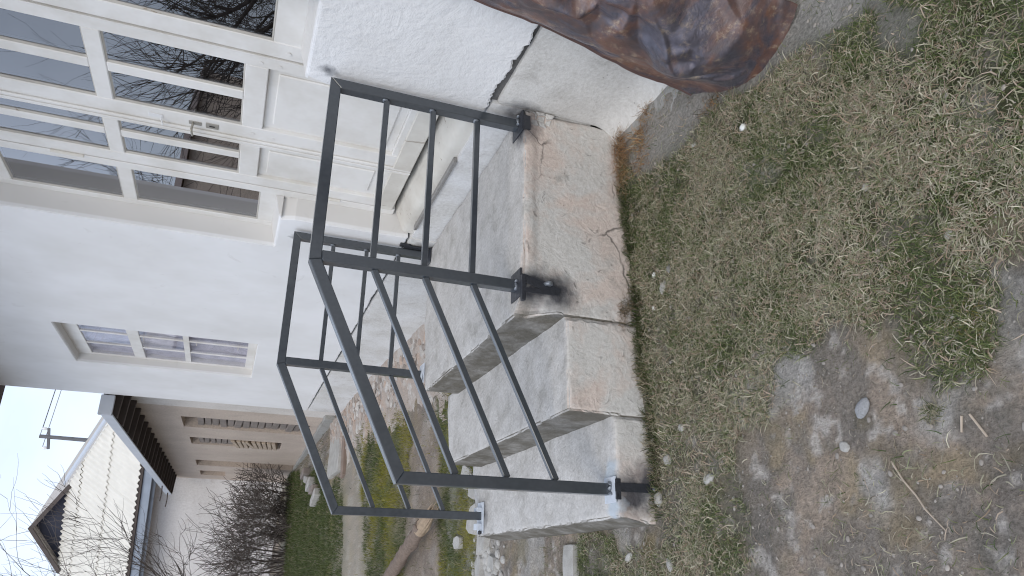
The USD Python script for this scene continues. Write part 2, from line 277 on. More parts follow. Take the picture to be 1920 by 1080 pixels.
def paint(name, base, alt, rough=0.45, chips=True, bump=0.06):
    N = {'geo': ('geometry', {}), 'n1': ('noise_texture', {'scale': 3.0, 'detail': 5.0, 'roughness': 0.65}), 'n2': ('noise_texture', {'scale': 21.0, 'detail': 6.0, 'roughness': 0.7, 'distortion': 0.8}), 'sc': ('mapping', {'scale': (1.0, 1.0, 0.25)}),
         'r1': ('map_range', {'from_min': 0.4, 'from_max': 0.68, 'clamp': True}), 'm1': ('mix_color', {'a': base, 'b': alt}), 'r2': ('map_range', {'from_min': 0.74 if bump < .15 else .64, 'from_max': 0.77 if bump < .15 else .67, 'to_max': 0.85 if chips else 0.0, 'clamp': True}), 'm2': ('mix_color', {'b': (0.24, 0.19, 0.14)}),
         'bp': ('bump', {'strength': bump, 'distance': 0.01}), 'p': ('principled_bsdf', {'roughness': rough, 'specular_ior_level': 0.4})}
    Lk = [('geo.position', 'n1.vector'), ('geo.position', 'sc.vector'), ('sc.vector', 'n2.vector'), ('n1.fac', 'r1.value'), ('r1.result', 'm1.fac'), ('n2.fac', 'r2.value'), ('r2.result', 'm2.fac'), ('m1.result', 'm2.a'), ('m2.result', 'p.base_color'), ('n2.fac', 'bp.height'), ('bp.normal', 'p.normal')]
    return mat(name, N, Lk, surface='p.BSDF')
M['paint'] = paint('door_paint', (0.75, 0.74, 0.72), (0.63, 0.61, 0.57))
M['paint_old'] = paint('worn_paint', (0.66, 0.64, 0.59), (0.52, 0.49, 0.44), rough=0.6, bump=0.2)
M['putty'] = paint('glazing_putty', (0.48, 0.46, 0.42), (0.36, 0.34, 0.31), rough=0.7, bump=0.2)
def simple(name, col, rough=0.5, metallic=0.0, noise=0.25, scale=9.0, bump=0.0, spec=0.5):
    N = {'geo': ('geometry', {}), 'n': ('noise_texture', {'scale': scale, 'detail': 4.0}), 'm': ('mix_color', {'a': tuple(x * (1 - noise) for x in col), 'b': tuple(min(1, x * (1 + noise)) for x in col)}), 'p': ('principled_bsdf', {'roughness': rough, 'metallic': metallic, 'specular_ior_level': spec})}
    Lk = [('geo.position', 'n.vector'), ('n.fac', 'm.fac'), ('m.result', 'p.base_color')]
    if bump: N['bp'] = ('bump', {'strength': bump, 'distance': 0.01}); Lk += [('n.fac', 'bp.height'), ('bp.normal', 'p.normal')]
    return mat(name, N, Lk, surface='p.BSDF')
M['rail'] = mat('grey_rail_paint', {'geo': ('geometry', {}), 'n': ('noise_texture', {'scale': 14.0, 'detail': 5.0}), 'n2': ('noise_texture', {'scale': 120.0, 'detail': 4.0, 'roughness': 0.7}),
    'm': ('mix_color', {'a': (0.030, 0.036, 0.043), 'b': (0.038, 0.045, 0.053)}), 'r': ('map_range', {'from_min': 0.3, 'from_max': 0.7, 'to_min': 0.20, 'to_max': 0.36, 'clamp': True}), 'rs': ('map_range', {'from_min': 0.70, 'from_max': 0.76, 'to_max': 0.5, 'clamp': True}), 'm2': ('mix_color', {'b': (0.12, 0.10, 0.09)}),
    'bp': ('bump', {'strength': 0.06, 'distance': 0.004}), 'p': ('principled_bsdf', {'specular_ior_level': 0.7, 'coat_weight': 0.4, 'coat_roughness': 0.14, 'coat_ior': 1.7})},
    [('geo.position', 'n.vector'), ('geo.position', 'n2.vector'), ('n.fac', 'm.fac'), ('n.fac', 'r.value'), ('n2.fac', 'rs.value'), ('rs.result', 'm2.fac'), ('m.result', 'm2.a'), ('m2.result', 'p.base_color'), ('r.result', 'p.roughness'), ('n2.fac', 'bp.height'), ('bp.normal', 'p.normal')], surface='p.BSDF')
M['rail_dark'] = simple('black_foot_paint', (0.022, 0.024, 0.030), 0.4, 0.0, 0.4, 60, 0.3)
M['weld'] = simple('weld_metal', (0.22, 0.24, 0.27), 0.4, 0.6, 0.4, 90, 0.3)
M['plate_pale'] = simple('pale_primer', (0.52, 0.56, 0.62), 0.5, 0.0, 0.2, 40, 0.1)
M['steel'] = simple('dull_steel', (0.30, 0.29, 0.28), 0.45, 0.5, 0.4, 50, 0.2)
M['brass'] = simple('dull_brass', (0.35, 0.33, 0.29), 0.4, 0.6, 0.2, 50)
M['dark'] = simple('dark_gap', (0.035, 0.033, 0.032), 0.9, 0, 0.5, 60, 0.5)
M['rough_gap'] = concrete('bare_mortar', (0.16, 0.155, 0.15), (0.10, 0.098, 0.095), (0.05, 0.05, 0.05), bump=1.0, spray=False)
M['room'] = simple('room_wall', (0.16, 0.155, 0.15), 0.9)
M['curtain'] = simple('curtain_cloth', (0.56, 0.55, 0.585), 0.9, 0, 0.4, 11)
M['wood_dark'] = simple('dark_timber', (0.075, 0.060, 0.055), 0.8, 0, 0.4, 6, 0.3)
M['wood_grey'] = simple('weathered_board', (0.42, 0.38, 0.34), 0.8, 0, 0.25, 12, 0.3)
M['wood_brown'] = simple('brown_board', (0.22, 0.165, 0.135), 0.8, 0, 0.3, 12, 0.3)
M['fascia'] = simple('grey_fascia', (0.42, 0.45, 0.50), 0.5, 0.0, 0.12, 4)
M['gutter'] = simple('zinc_gutter', (0.30, 0.34, 0.40), 0.4, 0.4, 0.2, 5)
M['asbestos'] = simple('corrugated_sheet', (0.62, 0.59, 0.53), 0.85, 0, 0.12, 3)
M['roof'] = simple('brown_roof', (0.20, 0.15, 0.13), 0.8, 0, 0.25, 5)
M['attic'] = simple('dark_attic_board', (0.030, 0.034, 0.055), 0.8, 0, 0.3, 5)
M['twig'] = simple('dark_twig', (0.092, 0.076, 0.066), 0.85, 0, 0.3, 8)
M['bark'] = simple('tree_bark', (0.10, 0.082, 0.070), 0.9, 0, 0.35, 14, 0.5)
M['straw'] = simple('dry_straw', (0.36, 0.22, 0.12), 0.8, 0, 0.4, 60)
M['clump'] = simple('dark_grass_clump', (0.10, 0.095, 0.06), 0.8, 0, 0.4, 60)
M['stick'] = simple('pale_stick', (0.42, 0.35, 0.28), 0.8, 0, 0.25, 30)
M['pole'] = simple('grey_pole', (0.13, 0.13, 0.14), 0.8, 0, 0.2, 3)
M['porcelain'] = simple('insulator_white', (0.7, 0.7, 0.7), 0.3)
M['glass'] = mat('window_glass', {'f': ('fresnel', {'IOR': 1.55}), 'fm': ('math', {'math_type': 'multiply_add', 'value2': 2.6, 'value3': 0.02, 'use_clamp': True}), 't': ('transparent_bsdf', {'color': (0.86, 0.88, 0.88)}), 'g': ('glossy_bsdf', {'color': (0.95, 0.96, 1.0), 'roughness': 0.0}), 'm': ('mix_closure', {})},
                [('f.fac', 'fm.value1'), ('fm.value', 'm.fac'), ('t.BSDF', 'm.closure1'), ('g.BSDF', 'm.closure2')], surface='m.closure')
M['window_glass'] = mat('small_window_glass', {'f': ('fresnel', {'IOR': 1.5}), 'fm': ('math', {'math_type': 'multiply', 'value2': 0.22}), 't': ('transparent_bsdf', {'color': (0.93, 0.93, 0.95)}), 'g': ('glossy_bsdf', {'color': (0.9, 0.92, 1.0), 'roughness': 0.03}), 'm': ('mix_closure', {})},
                [('f.fac', 'fm.value1'), ('fm.value', 'm.fac'), ('t.BSDF', 'm.closure1'), ('g.BSDF', 'm.closure2')], surface='m.closure')
def attr_mat(name, rough=0.85, bump=0.0, fine=None, trans=False, scale=90):
    N = {'geo': ('geometry', {}), 'a': ('attribute', {'attribute': 'gcol'}), 'n': ('noise_texture', {'scale': scale, 'detail': 5.0, 'roughness': 0.7}), 'o': ('mix_color', {'blend_type': 'overlay', 'fac': 0.0 if fine is None else fine}), 'p': ('principled_bsdf', {'roughness': rough, 'specular_ior_level': 0.2})}
    Lk = [('geo.position', 'n.vector'), ('a.color', 'o.a'), ('n.fac', 'o.b'), ('o.result', 'p.base_color')]
    if bump:
        N['bp'] = ('bump', {'strength': bump, 'distance': 0.02}); Lk += [('n.fac', 'bp.height'), ('bp.normal', 'p.normal')]
    if trans:
        N['t'] = ('translucent_bsdf', {}); N['mx'] = ('mix_closure', {'fac': 0.25}); Lk += [('a.color', 't.color'), ('p.BSDF', 'mx.closure1'), ('t.BSDF', 'mx.closure2')]
        return mat(name, N, Lk, surface='mx.closure')
    return mat(name, N, Lk, surface='p.BSDF')
M['ground'] = attr_mat('soil', 0.95, 0.8, 0.95)
M['grass'] = attr_mat('grass_blades', 0.7, 0, None, True)
M['vcol'] = attr_mat('painted_by_place', 0.9, 0.4, 0.5)
def rust():
    N = {'geo': ('geometry', {}), 'n1': ('noise_texture', {'scale': 6.0, 'detail': 7.0, 'roughness': 0.65, 'distortion': 0.7}), 'n2': ('noise_texture', {'scale': 21.0, 'detail': 8.0, 'roughness': 0.78}), 'n3': ('noise_texture', {'scale': 60.0, 'detail': 6.0, 'roughness': 0.75}), 'n4': ('noise_texture', {'scale': 5.2, 'detail': 3.0}),
         'c': ('rgb_ramp', {'ramp': [(0.28, (0.035, 0.028, 0.033)), (0.42, (0.062, 0.040, 0.040)), (0.52, (0.105, 0.052, 0.040)), (0.62, (0.145, 0.068, 0.042)), (0.8, (0.07, 0.045, 0.043))]}),
         'r2': ('map_range', {'from_min': 0.53, 'from_max': 0.66, 'to_max': 0.9, 'clamp': True}), 'r5': ('map_range', {'from_min': 0.44, 'from_max': 0.56, 'clamp': True}), 'mu': ('math', {'math_type': 'multiply'}), 'm2': ('mix_color', {'b': (0.37, 0.29, 0.21)}), 'ov': ('mix_color', {'blend_type': 'overlay', 'fac': 0.55}),
         'r4': ('map_range', {'from_min': 0.40, 'from_max': 0.62, 'to_min': 0.28, 'to_max': 0.55, 'clamp': True}), 'n5': ('noise_texture', {'scale': 4.2, 'detail': 6.0, 'roughness': 0.62, 'distortion': 0.8}), 'r6': ('map_range', {'from_min': 0.50, 'from_max': 0.60, 'to_max': 0.85, 'clamp': True}), 'm6': ('mix_color', {'b': (0.115, 0.115, 0.145)}), 'mt': ('math', {'math_type': 'multiply', 'value2': 0.75}), 'r7': ('map_range', {'from_min': 0.50, 'from_max': 0.60, 'to_min': 0.0, 'to_max': 0.16, 'clamp': True}), 'rr': ('math', {'math_type': 'subtract'}),
         'bp': ('bump', {'strength': 0.35, 'distance': 0.012}), 'p': ('principled_bsdf', {'specular_ior_level': 0.9})}
    Lk = [('geo.position', f'n{i}.vector') for i in (1, 2, 3, 4, 5)] + [('n5.fac', 'r6.value'), ('n5.fac', 'r7.value'), ('r6.result', 'm6.fac'), ('c.color', 'm6.a'), ('r6.result', 'mt.value1'), ('mt.value', 'p.metallic'), ('r4.result', 'rr.value1'), ('r7.result', 'rr.value2'), ('rr.value', 'p.roughness'), ('n1.fac', 'c.fac'), ('n2.fac', 'r2.value'), ('n1.fac', 'r5.value'), ('r2.result', 'mu.value1'), ('r5.result', 'mu.value2'), ('mu.value', 'm2.fac'), ('m6.result', 'm2.a'), ('m2.result', 'ov.a'), ('n3.fac', 'ov.b'), ('ov.result', 'p.base_color'), ('n4.fac', 'r4.value'), ('n3.fac', 'bp.height'), ('bp.normal', 'p.normal')]
    return mat('rusty_steel', N, Lk, surface='p.BSDF')
M['rust'] = rust()
M['rust_edge'] = simple('rusty_hem', (0.10, 0.058, 0.050), 0.6, 0, 0.35, 20, 0.2)

# ------------------------------------------------------------------ ground
def G(X, Y):
    X, Y = np.asarray(X, float), np.asarray(Y, float)
    a = -0.475 + 0.055 * np.clip(Y, -4, 1); b = -0.36 + 0.01 * np.clip(Y, -4, 1)
    t = np.clip((-2 - X) / 4, 0, 1); t = t * t * (3 - 2 * t)
    return a * (1 - t) + b * t
def dense(a, b, step, lo, hi, g=1.12):
    mid = list(np.arange(a, b + 1e-9, step)); L, s, x = [], step, a
    while x > lo: s = min(s * g, 4.0); x -= s; L.append(x)
    R, s, x = [], step, mid[-1]
    while x < hi: s = min(s * g, 4.0); x += s; R.append(x)
    return np.array(L[::-1] + mid + R)
gx, gy = dense(-3.2, 2.3, 0.013, -70, 60, 1.06), dense(-2.15, 0.06, 0.013, -60, 60, 1.09)
GX, GY = np.meshgrid(gx, gy, indexing='ij')
P2 = np.stack([GX.ravel(), GY.ravel()], 1)
def fb(p, s, seed, o=4): return meshkit.fbm(np.column_stack([p * s, np.full(len(p), seed * 3.3)]), o, seed)
def inside(p, poly, soft=0.0, seed=5, s=7.0):
    """1 inside the polygon, 0 outside, with a ragged border"""
    q = p + soft * 2 * (np.column_stack([fb(p, s, seed), fb(p, s, seed + 1)]) - 0.5)
    pg = Polygon(poly).buffer(0); return shapely.contains_xy(pg, q[:, 0], q[:, 1]).astype(float)
LAWN = [(0.0, 0.12), (-.06, -.78), (0, -1.14), (.04, -1.48), (.06, -1.76), (-.81, -1.75), (-1.0, -2.6), (.1, -2.6), (.6, -1.78), (.64, -1.47), (.96, -1.35), (1.19, -1.27), (1.36, -1.32), (1.4, -1.5), (1.52, -1.43), (1.64, -1.34), (1.72, -1.2), (1.85, -1.0), (2.4, -.6), (2.4, -.3), (1.46, -.36), (1.22, -.31), (1.06, -.32), (.73, -.29), (.55, -.36), (.2, -.30)]
SAND = [(.40, .1), (.40, -.01), (.74, -.20), (1.06, -.28), (1.23, -.22), (1.3, 0.1), (2.2, 0.1), (1.7, -.40), (1.49, -.44), (1.3, -.41), (1.05, -.37), (.73, -.30), (.57, -.35), (.2, -.32), (.05, -.1)]
SAND2 = [(1.50, -.42), (1.62, -.55), (1.56, -.66), (1.46, -.54)]
PATH = [(-6.5, -2.6), (-5.1, -2.6), (-5.15, -1.96), (-5.6, -1.33), (-6.3, -.5), (-7.1, -.44), (-7.0, -.9), (-6.6, -1.97)]
GREEN1 = [(-17, .1), (-13.06, -2.6), (-6.6, -2.6), (-6.7, -1.2), (-7.4, -.8), (-9.0, -.55)]
GREEN2 = [(-6.2, -.38), (-5.5, -1.3), (-5.1, -2.6), (-4.0, -2.6), (-3.8, -1.17), (-3.9, -.40)]
SOIL2 = [(-4.2, -.52), (-3.87, -2.6), (-2.94, -2.6), (-3.0, -1.26), (-3.3, -.6)]
GREEN3 = [(-3.1, -.45), (-2.95, -2.6), (-2.2, -2.6), (-2.2, -1.33), (-1.8, -.5)]
BASE = [(-1.75, .1), (.06, .1), (.08, -1.75), (-1.75, -1.75)]
def gheight(p):
    near = np.exp(-np.clip(np.hypot(p[:, 0] - 0, p[:, 1] + 1) - 3, 0, None))
    z = G(p[:, 0], p[:, 1]) + (0.05 * (fb(p, 1.9, 3) - .5) + 0.026 * (fb(p, 14, 4) - .5) + .012 * (fb(p, 33, 6, 3) - .5)) * (0.35 + 0.65 * near)
    far = np.clip((np.hypot(p[:, 0] + 5, p[:, 1]) - 14) / 10, 0, 1)
    return z * (1 - far) + (G(p[:, 0], p[:, 1])) * far
gz = gheight(P2)
lawn = inside(P2, LAWN, 0.24, 5, 4.0); sand = inside(P2, SAND, 0.03, 6, 12)
sand = np.maximum(sand, inside(P2, SAND2, 0.05, 7, 12)); path = inside(P2, PATH, 0.14, 8, 1.6)
green = np.maximum.reduce([inside(P2, GREEN1, 0.5, 9, 1.2), inside(P2, GREEN2, 0.25, 10, 2.5), inside(P2, GREEN3, 0.12, 11, 4)])
soil2 = inside(P2, SOIL2, 0.25, 12, 3)
from scipy.ndimage import gaussian_filter as gf2
blur = lambda m, k: gf2(m.reshape(GX.shape), k).ravel()
lawn, sand, path, green, soil2 = blur(lawn, 5), blur(sand, 4), blur(path, 4), blur(green, 2), blur(soil2, 5)
def mixc(a, b, t): return a * (1 - t[:, None]) + np.asarray(b) * t[:, None]
nz1, nz2, nz3 = fb(P2, 2.2, 20), fb(P2, 9, 21), fb(P2, 30, 22)
sm = lambda x, a, b: np.clip((x - a) / (b - a), 0, 1)
gc = np.tile(np.array([0.215, 0.190, 0.165]), (len(P2), 1))
gc = mixc(gc, (0.34, 0.275, 0.22), sm(nz2, .46, .60) * .8)
gc = mixc(gc, (0.30, 0.24, 0.15), sm(fb(P2, 6.5, 33), .56, .66) * .6)
gc = mixc(gc, (0.135, 0.125, 0.118), sm(fb(P2, 6, 23), .50, .62) * .40)
gc = mixc(gc, (0.46, 0.43, 0.40), sm(fb(P2, 19, 28), .60, .66) * .7)
gc = mixc(gc, (0.12, 0.115, 0.10), sm(fb(P2, 22, 29), .58, .68) * .45)
gc = mixc(gc, (0.44, 0.425, 0.405), sm(fb(P2, 4.4, 24) + .10 * (nz3 - .5), .56, .63) * .55)
gc = mixc(gc, (0.20, 0.165, 0.08), sm(fb(P2, 3.3, 25), .60, .72) * .5)
gc = mixc(gc, (0.065, 0.068, 0.036), np.clip(lawn * (0.30 + 1.0 * sm(nz2, .35, .6)), 0, 1) * (1 - .45 * sm(-P2[:, 1], 1.0, 1.6)))
gc = mixc(gc, (0.31, 0.30, 0.28), sand * .85)
gc = mixc(gc, (0.085, 0.105, 0.038), green * (0.55 + 0.45 * sm(nz1, .3, .6)) * sm(nz2 + .3 * nz3, .42, .60))
gc = mixc(gc, (0.17, 0.155, 0.03), green * sm(fb(P2, 3, 26), .55, .68) * .7)
gc = mixc(gc, (0.40, 0.36, 0.30), path * .9)
gc = mixc(gc, (0.25, 0.205, 0.17), soil2 * .6)
na, nb = GX.shape
ii, jj = np.meshgrid(np.arange(na - 1), np.arange(nb - 1), indexing='ij')
q = np.stack([ii * nb + jj, (ii + 1) * nb + jj, (ii + 1) * nb + jj + 1, ii * nb + jj + 1], -1).reshape(-1, 4)
gf = np.vstack([q[:, [0, 1, 2]], q[:, [0, 2, 3]]])
part('/World', 'ground', (np.column_stack([P2, gz]), gf), M['ground'], True, colors=gc, kind='structure')

# ------------------------------------------------------------------ white house
house = thing('white_house', 'white plastered house with a glazed double door above concrete steps', 'house', (-3, 0.2, -0.5))
TOPZ, WX0, WX1 = 3.62, -7.18, 6.2
def jag(xs, z0, amp, s, seed):
    k = meshkit.fbm(np.column_stack([xs * s, np.full(len(xs), seed), np.zeros(len(xs))]), 4, seed) - .5
    return z0 + amp * 2 * k
xs = np.linspace(-0.05, WX1, 1100); zr = jag(xs, 0.150, 0.016, 13, 3) + jag(xs, 0, .010, 70, 8) + np.where(xs < .35, .012, 0)
xl_ = np.linspace(WX0, -1.52, 420); zlft = jag(xl_, 0.178, 0.010, 3, 5) + jag(xl_, 0, .005, 30, 9)
outer = Polygon(list(zip(xl_, zlft)) + [(-1.52, .172), (-.05, .172)] + list(zip(xs, zr)) + [(WX1, TOPZ), (WX0, TOPZ)])
def rround(x0, x1, z0, z1, r): return sbox(x0 + r, z0 + r, x1 - r, z1 - r).buffer(r, quad_segs=4)
opening = unary_union([sbox(-1.50, 0.0, -0.10, 2.80), rround(-1.95, 0.40, 0.945, 2.82, 0.012)]).union(Polygon([(-1.50, .86), (-1.53, .945), (-1.46, .945)])).union(Polygon([(-.10, .86), (-.07, .945), (-.14, .945)]))
win_hole = rround(-5.64, -4.30, 0.93, 2.61, 0.01)
shell = outer.difference(opening).difference(win_hole)
def extr_xz(pg, y0, y1):
    ms = []
    for g in getattr(pg, 'geoms', [pg]):
        m = trimesh.creation.extrude_polygon(g, y1 - y0, engine='earcut'); v = np.array(m.vertices)
        ms.append((np.column_stack([v[:, 0], y1 - v[:, 2], v[:, 1]]), np.array(m.faces)))
    return cat_m(ms)
# plaster skin with rounded arrises: a thin slightly smaller layer in front of the body
wall = cat_m([extr_xz(shell, 0.029, 0.40), extr_xz(shell.buffer(-0.006), 0.024, 0.029)])
part(house, 'wall', wall, M['plaster'])
part(house, 'wall', extr_xz(outer.difference(opening.buffer(.02)).difference(win_hole.buffer(.02)).intersection(sbox(WX0 + .02, -1, WX1, .22)).buffer(-0.001).union(sbox(-7.1, .05, -1.56, .2)).union(sbox(-.03, .05, 6.1, .185)), 0.052, 0.30), M['rough_gap'], label='bare dark mortar band under the broken plaster edge')
# side wall at the far end and side near the camera's right, roof above the frame
part(house, 'side_wall', cbox(WX0, WX0 + .35, 0.401, 6.5, -0.4, TOPZ), M['plaster'])
part(house, 'side_wall', cbox(WX1 - .35, WX1, 0.401, 6.5, -0.6, TOPZ), M['plaster'])
part(house, 'back_wall', cbox(WX0, WX1, 6.5, 6.85, -0.5, TOPZ), M['plaster'])
part(house, 'soffit', cbox(WX0 - .25, WX1 + .3, -0.78, 7.2, TOPZ + .002, TOPZ + .05), M['wood_dark'])
part(house, 'fascia', cbox(WX0 - .25, WX1 + .3, -0.81, -0.782, TOPZ, TOPZ + .2), M['wood_brown'])
rp = [(WX0 - .3, -.86, TOPZ + .1), (WX1 + .35, -.86, TOPZ + .1), (WX1 + .35, 3.3, 5.3), (WX0 - .3, 3.3, 5.3), (WX0 - .3, 7.3, TOPZ + .1), (WX1 + .35, 7.3, TOPZ + .1)]
part(house, 'roof', hull(rp), M['roof'])
# plinth under the plaster: grey right of the steps, whitewashed left of them
v, f = noisy_block(0.035, WX1, 0.030, 0.50, -0.9, 0.128, res=0.035, r=0.012, amp=0.006, seed=4)
v[:, 1] -= 0.16 * np.clip((-0.36 - v[:, 2]) / 0.16, 0, 1) ** 2 * (v[:, 1] < .2) * np.clip(1 - (v[:, 0] - .5), .1, 1)
part(house, 'plinth', (v, f), M['plinth'], 40)
v, f = noisy_block(WX0 + .01, -1.50, 0.020, 0.50, -0.9, 0.160, res=0.05, r=0.012, amp=0.008, seed=6)
part(house, 'plinth', (v, f), M['white_plinth'], 40, label='whitewashed plinth left of the steps')
# sill face between landing and door, edged with a steel strip
v, f = noisy_block(-1.52, 0.034, 0.030, 0.42, -0.35, 0.150, res=0.025, r=0.01, amp=0.004, seed=8)
part(house, 'threshold', (v, f), M['white_plinth'], 40, label='dirty white cement threshold under the double door')
part(house, 'threshold_strip', cbox(-1.36, -0.50, 0.018, 0.05, 0.150, 0.168, 0.002), M['steel'])
v, f = noisy_block(-1.505, -0.095, 0.050, 0.36, 0.10, 0.215, res=0.03, r=0.03, amp=0.008, seed=9)
v[:, 2] += np.clip((v[:, 1] - .05) / .14, 0, 1) * 0.055
part(house, 'threshold', (v, f), M['paint_old'], 40, label='sloping painted cement fillet against the foot of the door')
# room behind the glass
rb = trimesh.creation.box([WX1 - WX0 - .8, 5.9, 3.5]); rb.apply_translation([(WX0 + WX1) / 2, 3.45, 1.8]); rb.invert()
part(house, 'interior', rb, M['room'])

# ---- double door with side lights: front plane y = 0.17
door = part(house, 'door', cat_m([cbox(-1.975, -1.895, 0.168, 0.24, 0.90, 2.85, .003), cbox(0.335, 0.42, 0.168, 0.24, 0.90, 2.85, .003),          # outer posts
      cbox(-1.895, -1.42, 0.170, 0.24, 0.90, 1.075, .003), cbox(-0.19, 0.335, 0.170, 0.24, 0.90, 1.100, .003),                                   # lower rails of the side lights
      cbox(-1.895, -1.42, 0.170, 0.24, 1.775, 1.850, .003), cbox(-1.895, -1.42, 0.170, 0.24, 2.44, 2.85, .003), cbox(-0.19, 0.335, 0.170, 0.24, 2.44, 2.85, .003),
      cbox(-1.500, -1.424, 0.167, 0.24, 0.28, 2.85, .003), cbox(-0.186, -0.082, 0.167, 0.24, 0.28, 2.85, .003)]), M['paint'], label='white painted door frame with fixed side lights')
for (q0, q1) in ((-1.949, -1.505), (-.095, .399)):
    part(house, 'sill', hull([(x, y, z) for x in (q0, q1) for (y, z) in ((.034, .940), (.036, .950), (.169, .940), (.169, .984))]), M['plaster'], label='sloping plastered sill under a side light')
def sub(name, m, mt, smooth=False, label=None): return part(door, name, m, mt, smooth, label)
def rail_stile(name, x0, x1, z0, z1, y0=0.165, y1=0.215, mt='paint', c=.004): return sub(name, cbox(x0, x1, y0, y1, z0, z1, c), M[mt])
def pane(x0, x1, z0, z1, y=0.180):
    g = sub('pane', cbox(x0 - .004, x1 + .004, y, y + .004, z0 - .004, z1 + .004, .0005), M['glass'])
    # putty fillets inside the rebate, one mesh per pane
    w = 0.008
    ms = [hull([(x0 + .0006, y, z0), (x0 + w, y, z0), (x0 + .0006, y - .009, z0), (x0 + .0006, y, z1), (x0 + w, y, z1), (x0 + .0006, y - .009, z1)]), hull([(x1 - .0006, y, z0), (x1 - w, y, z0), (x1 - .0006, y - .009, z0), (x1 - .0006, y, z1), (x1 - w, y, z1), (x1 - .0006, y - .009, z1)]),
          hull([(x0, y, z0 + .0006), (x0, y, z0 + w), (x0, y - .009, z0 + .0006), (x1, y, z0 + .0006), (x1, y, z0 + w), (x1, y - .009, z0 + .0006)]), hull([(x0, y, z1 - .0006), (x0, y, z1 - w), (x0, y - .009, z1 - .0006), (x1, y, z1 - .0006), (x1, y, z1 - w), (x1, y - .009, z1 - .0006)])]
    sub('putty', cat_m(ms), M['putty'])
ZT = 2.62
def leaf(x0, x1, cols, hi):
    """cols: (x0, x1) of the glazed columns, left to right"""
    a, b = cols[0][0], cols[-1][1]
    rail_stile('stile', x0, a, 0.295, ZT); rail_stile('stile', b, x1, 0.295, ZT)
    rail_stile('rail', a, b, 0.295, 0.435, .166); rail_stile('rail', a, b, 1.105, 1.205, .166); rail_stile('rail', a, b, 1.790, 1.862, .166); rail_stile('rail', a, b, ZT - .09, ZT, .166)
    for (p, q_) in zip(cols[:-1], cols[1:]):
        rail_stile('glazing_bar', p[1], q_[0], 1.206, 1.789, .167); rail_stile('glazing_bar', p[1], q_[0], 1.863, ZT - .091, .167)
    for c in cols:
        pane(c[0], c[1], 1.205, 1.790); pane(c[0], c[1], 1.862, ZT - .09)
    sub('panel', cat_m([cbox(a, b, .188, .205, .435, 1.105, .002), cbox(a + .045, b - .045, .178, .19, .48, 1.06, .006)]), M['paint'])
    rail_stile('bottom_board', x0 + .005, x1 - .005, 0.300, 0.405, .150, .1645, 'paint_old', .006)
leaf(-1.418, -0.942, [(-1.318, -1.145), (-1.085, -0.985)], 1)
leaf(-0.915, -0.196, [(-0.800, -0.568), (-0.500, -0.280)], 2)
rail_stile('astragal', -0.958, -0.905, 0.30, ZT, .152, .1645)
rail_stile('astragal', -0.938, -0.925, 0.30, ZT, .146, .1515)
pane(-1.895, -1.50, 1.075, 1.775); pane(-1.895, -1.50, 1.850, 2.44); pane(-0.082, 0.335, 1.100, 2.44)
# stop beads at the meeting of leaves and frame
rail_stile('bead', -1.424, -1.412, 0.30, ZT, .158, .1645); rail_stile('bead', -0.200, -0.192, 0.30, ZT, .160, .1645)
# handle, lock plate, hook, hinge
sub('handle', cat_m([cbox(-.875, -.845, .1615, .1648, 1.395, 1.455, .001), tube([(-.860, .16, 1.435), (-.860, .128, 1.437), (-.866, .120, 1.437), (-.885, .116, 1.435), (-.905, .115, 1.432)], [.006, .006, .0065, .006, .005], 8)]), M['brass'], 40)
sub('lock_plate', cat_m([cbox(-.882, -.836, .1605, .1648, 1.315, 1.375, .002)]), M['brass'])
sub('key_hole', cbox(-.864, -.854, .1590, .1602, 1.332, 1.358, .0004), M['dark'])
sub('hook', cat_m([cbox(-.875, -.842, .1615, .1648, 1.575, 1.640, .001), tube([(-.86, .155, 1.585), (-.870, .143, 1.577), (-.890, .138, 1.572), (-.902, .14, 1.578)], .0035, 6)]), M['porcelain'], 40)
sub('hinge', tube([(-1.418, .157, 2.00), (-1.418, .157, 2.16)], .010, 8), M['paint_old'], 40); sub('hinge', tube([(-1.418, .157, .62), (-1.418, .157, .76)], .010, 8), M['paint_old'], 40)
for (x, z) in [(-.245, 1.14), (-.245, 1.06), (-.855, 1.15), (-.87, 1.05), (-.14, 1.03)]:
    sub('peg', tube([(x, .164, z), (x, .1625, z)], .010, 10), M['paint'], 40)

# ---- small window with curtain: frame plane y = 0.12
win = part(house, 'window', cat_m([cbox(-5.76, -5.60, .115, .18, .90, 2.66, .003), cbox(-4.42, -4.26, .115, .18, .90, 2.66, .003), cbox(-5.60, -4.42, .116, .18, .90, 1.010, .003), cbox(-5.60, -4.42, .116, .18, 1.985, 2.088, .003), cbox(-5.60, -4.42, .116, .18, 2.485, 2.66, .003)]), M['paint'], label='small cream framed window with three columns of panes and a curtain')
cols = [(-5.60, -5.225), (-5.195, -4.825), (-4.795, -4.42)]; rows = [(1.010, 1.548), (1.602, 1.985), (2.088, 2.485)]
for k in (0, 1):
    part(win, 'glazing_bar', cbox(cols[k][1], cols[k + 1][0], .117, .140, 1.010, 1.985, .002), M['paint'])
    part(win, 'glazing_bar', cbox(cols[k][1], cols[k + 1][0], .117, .140, 2.088, 2.485, .002), M['paint'])
for c in cols:
    part(win, 'glazing_bar', cbox(c[0], c[1], .1185, .140, 1.548, 1.602, .002), M['paint'])
    for r in rows: part(win, 'pane', cbox(c[0], c[1], .124, .127, r[0], r[1], .0004), M['window_glass'])
part(win, 'sill', cbox(-5.70, -4.32, .035, .114, .915, .934, .003), M['paint_old'])
for z in (1.48, 1.10, 1.95): part(win, 'hook', tube([(-4.81, .112, z), (-4.81, .10, z), (-4.85, .098, z)], .004, 5), M['paint_old'])
cu, cw = np.meshgrid(np.linspace(-5.72, -4.3, 170), np.linspace(.95, 2.6, 50), indexing='ij')
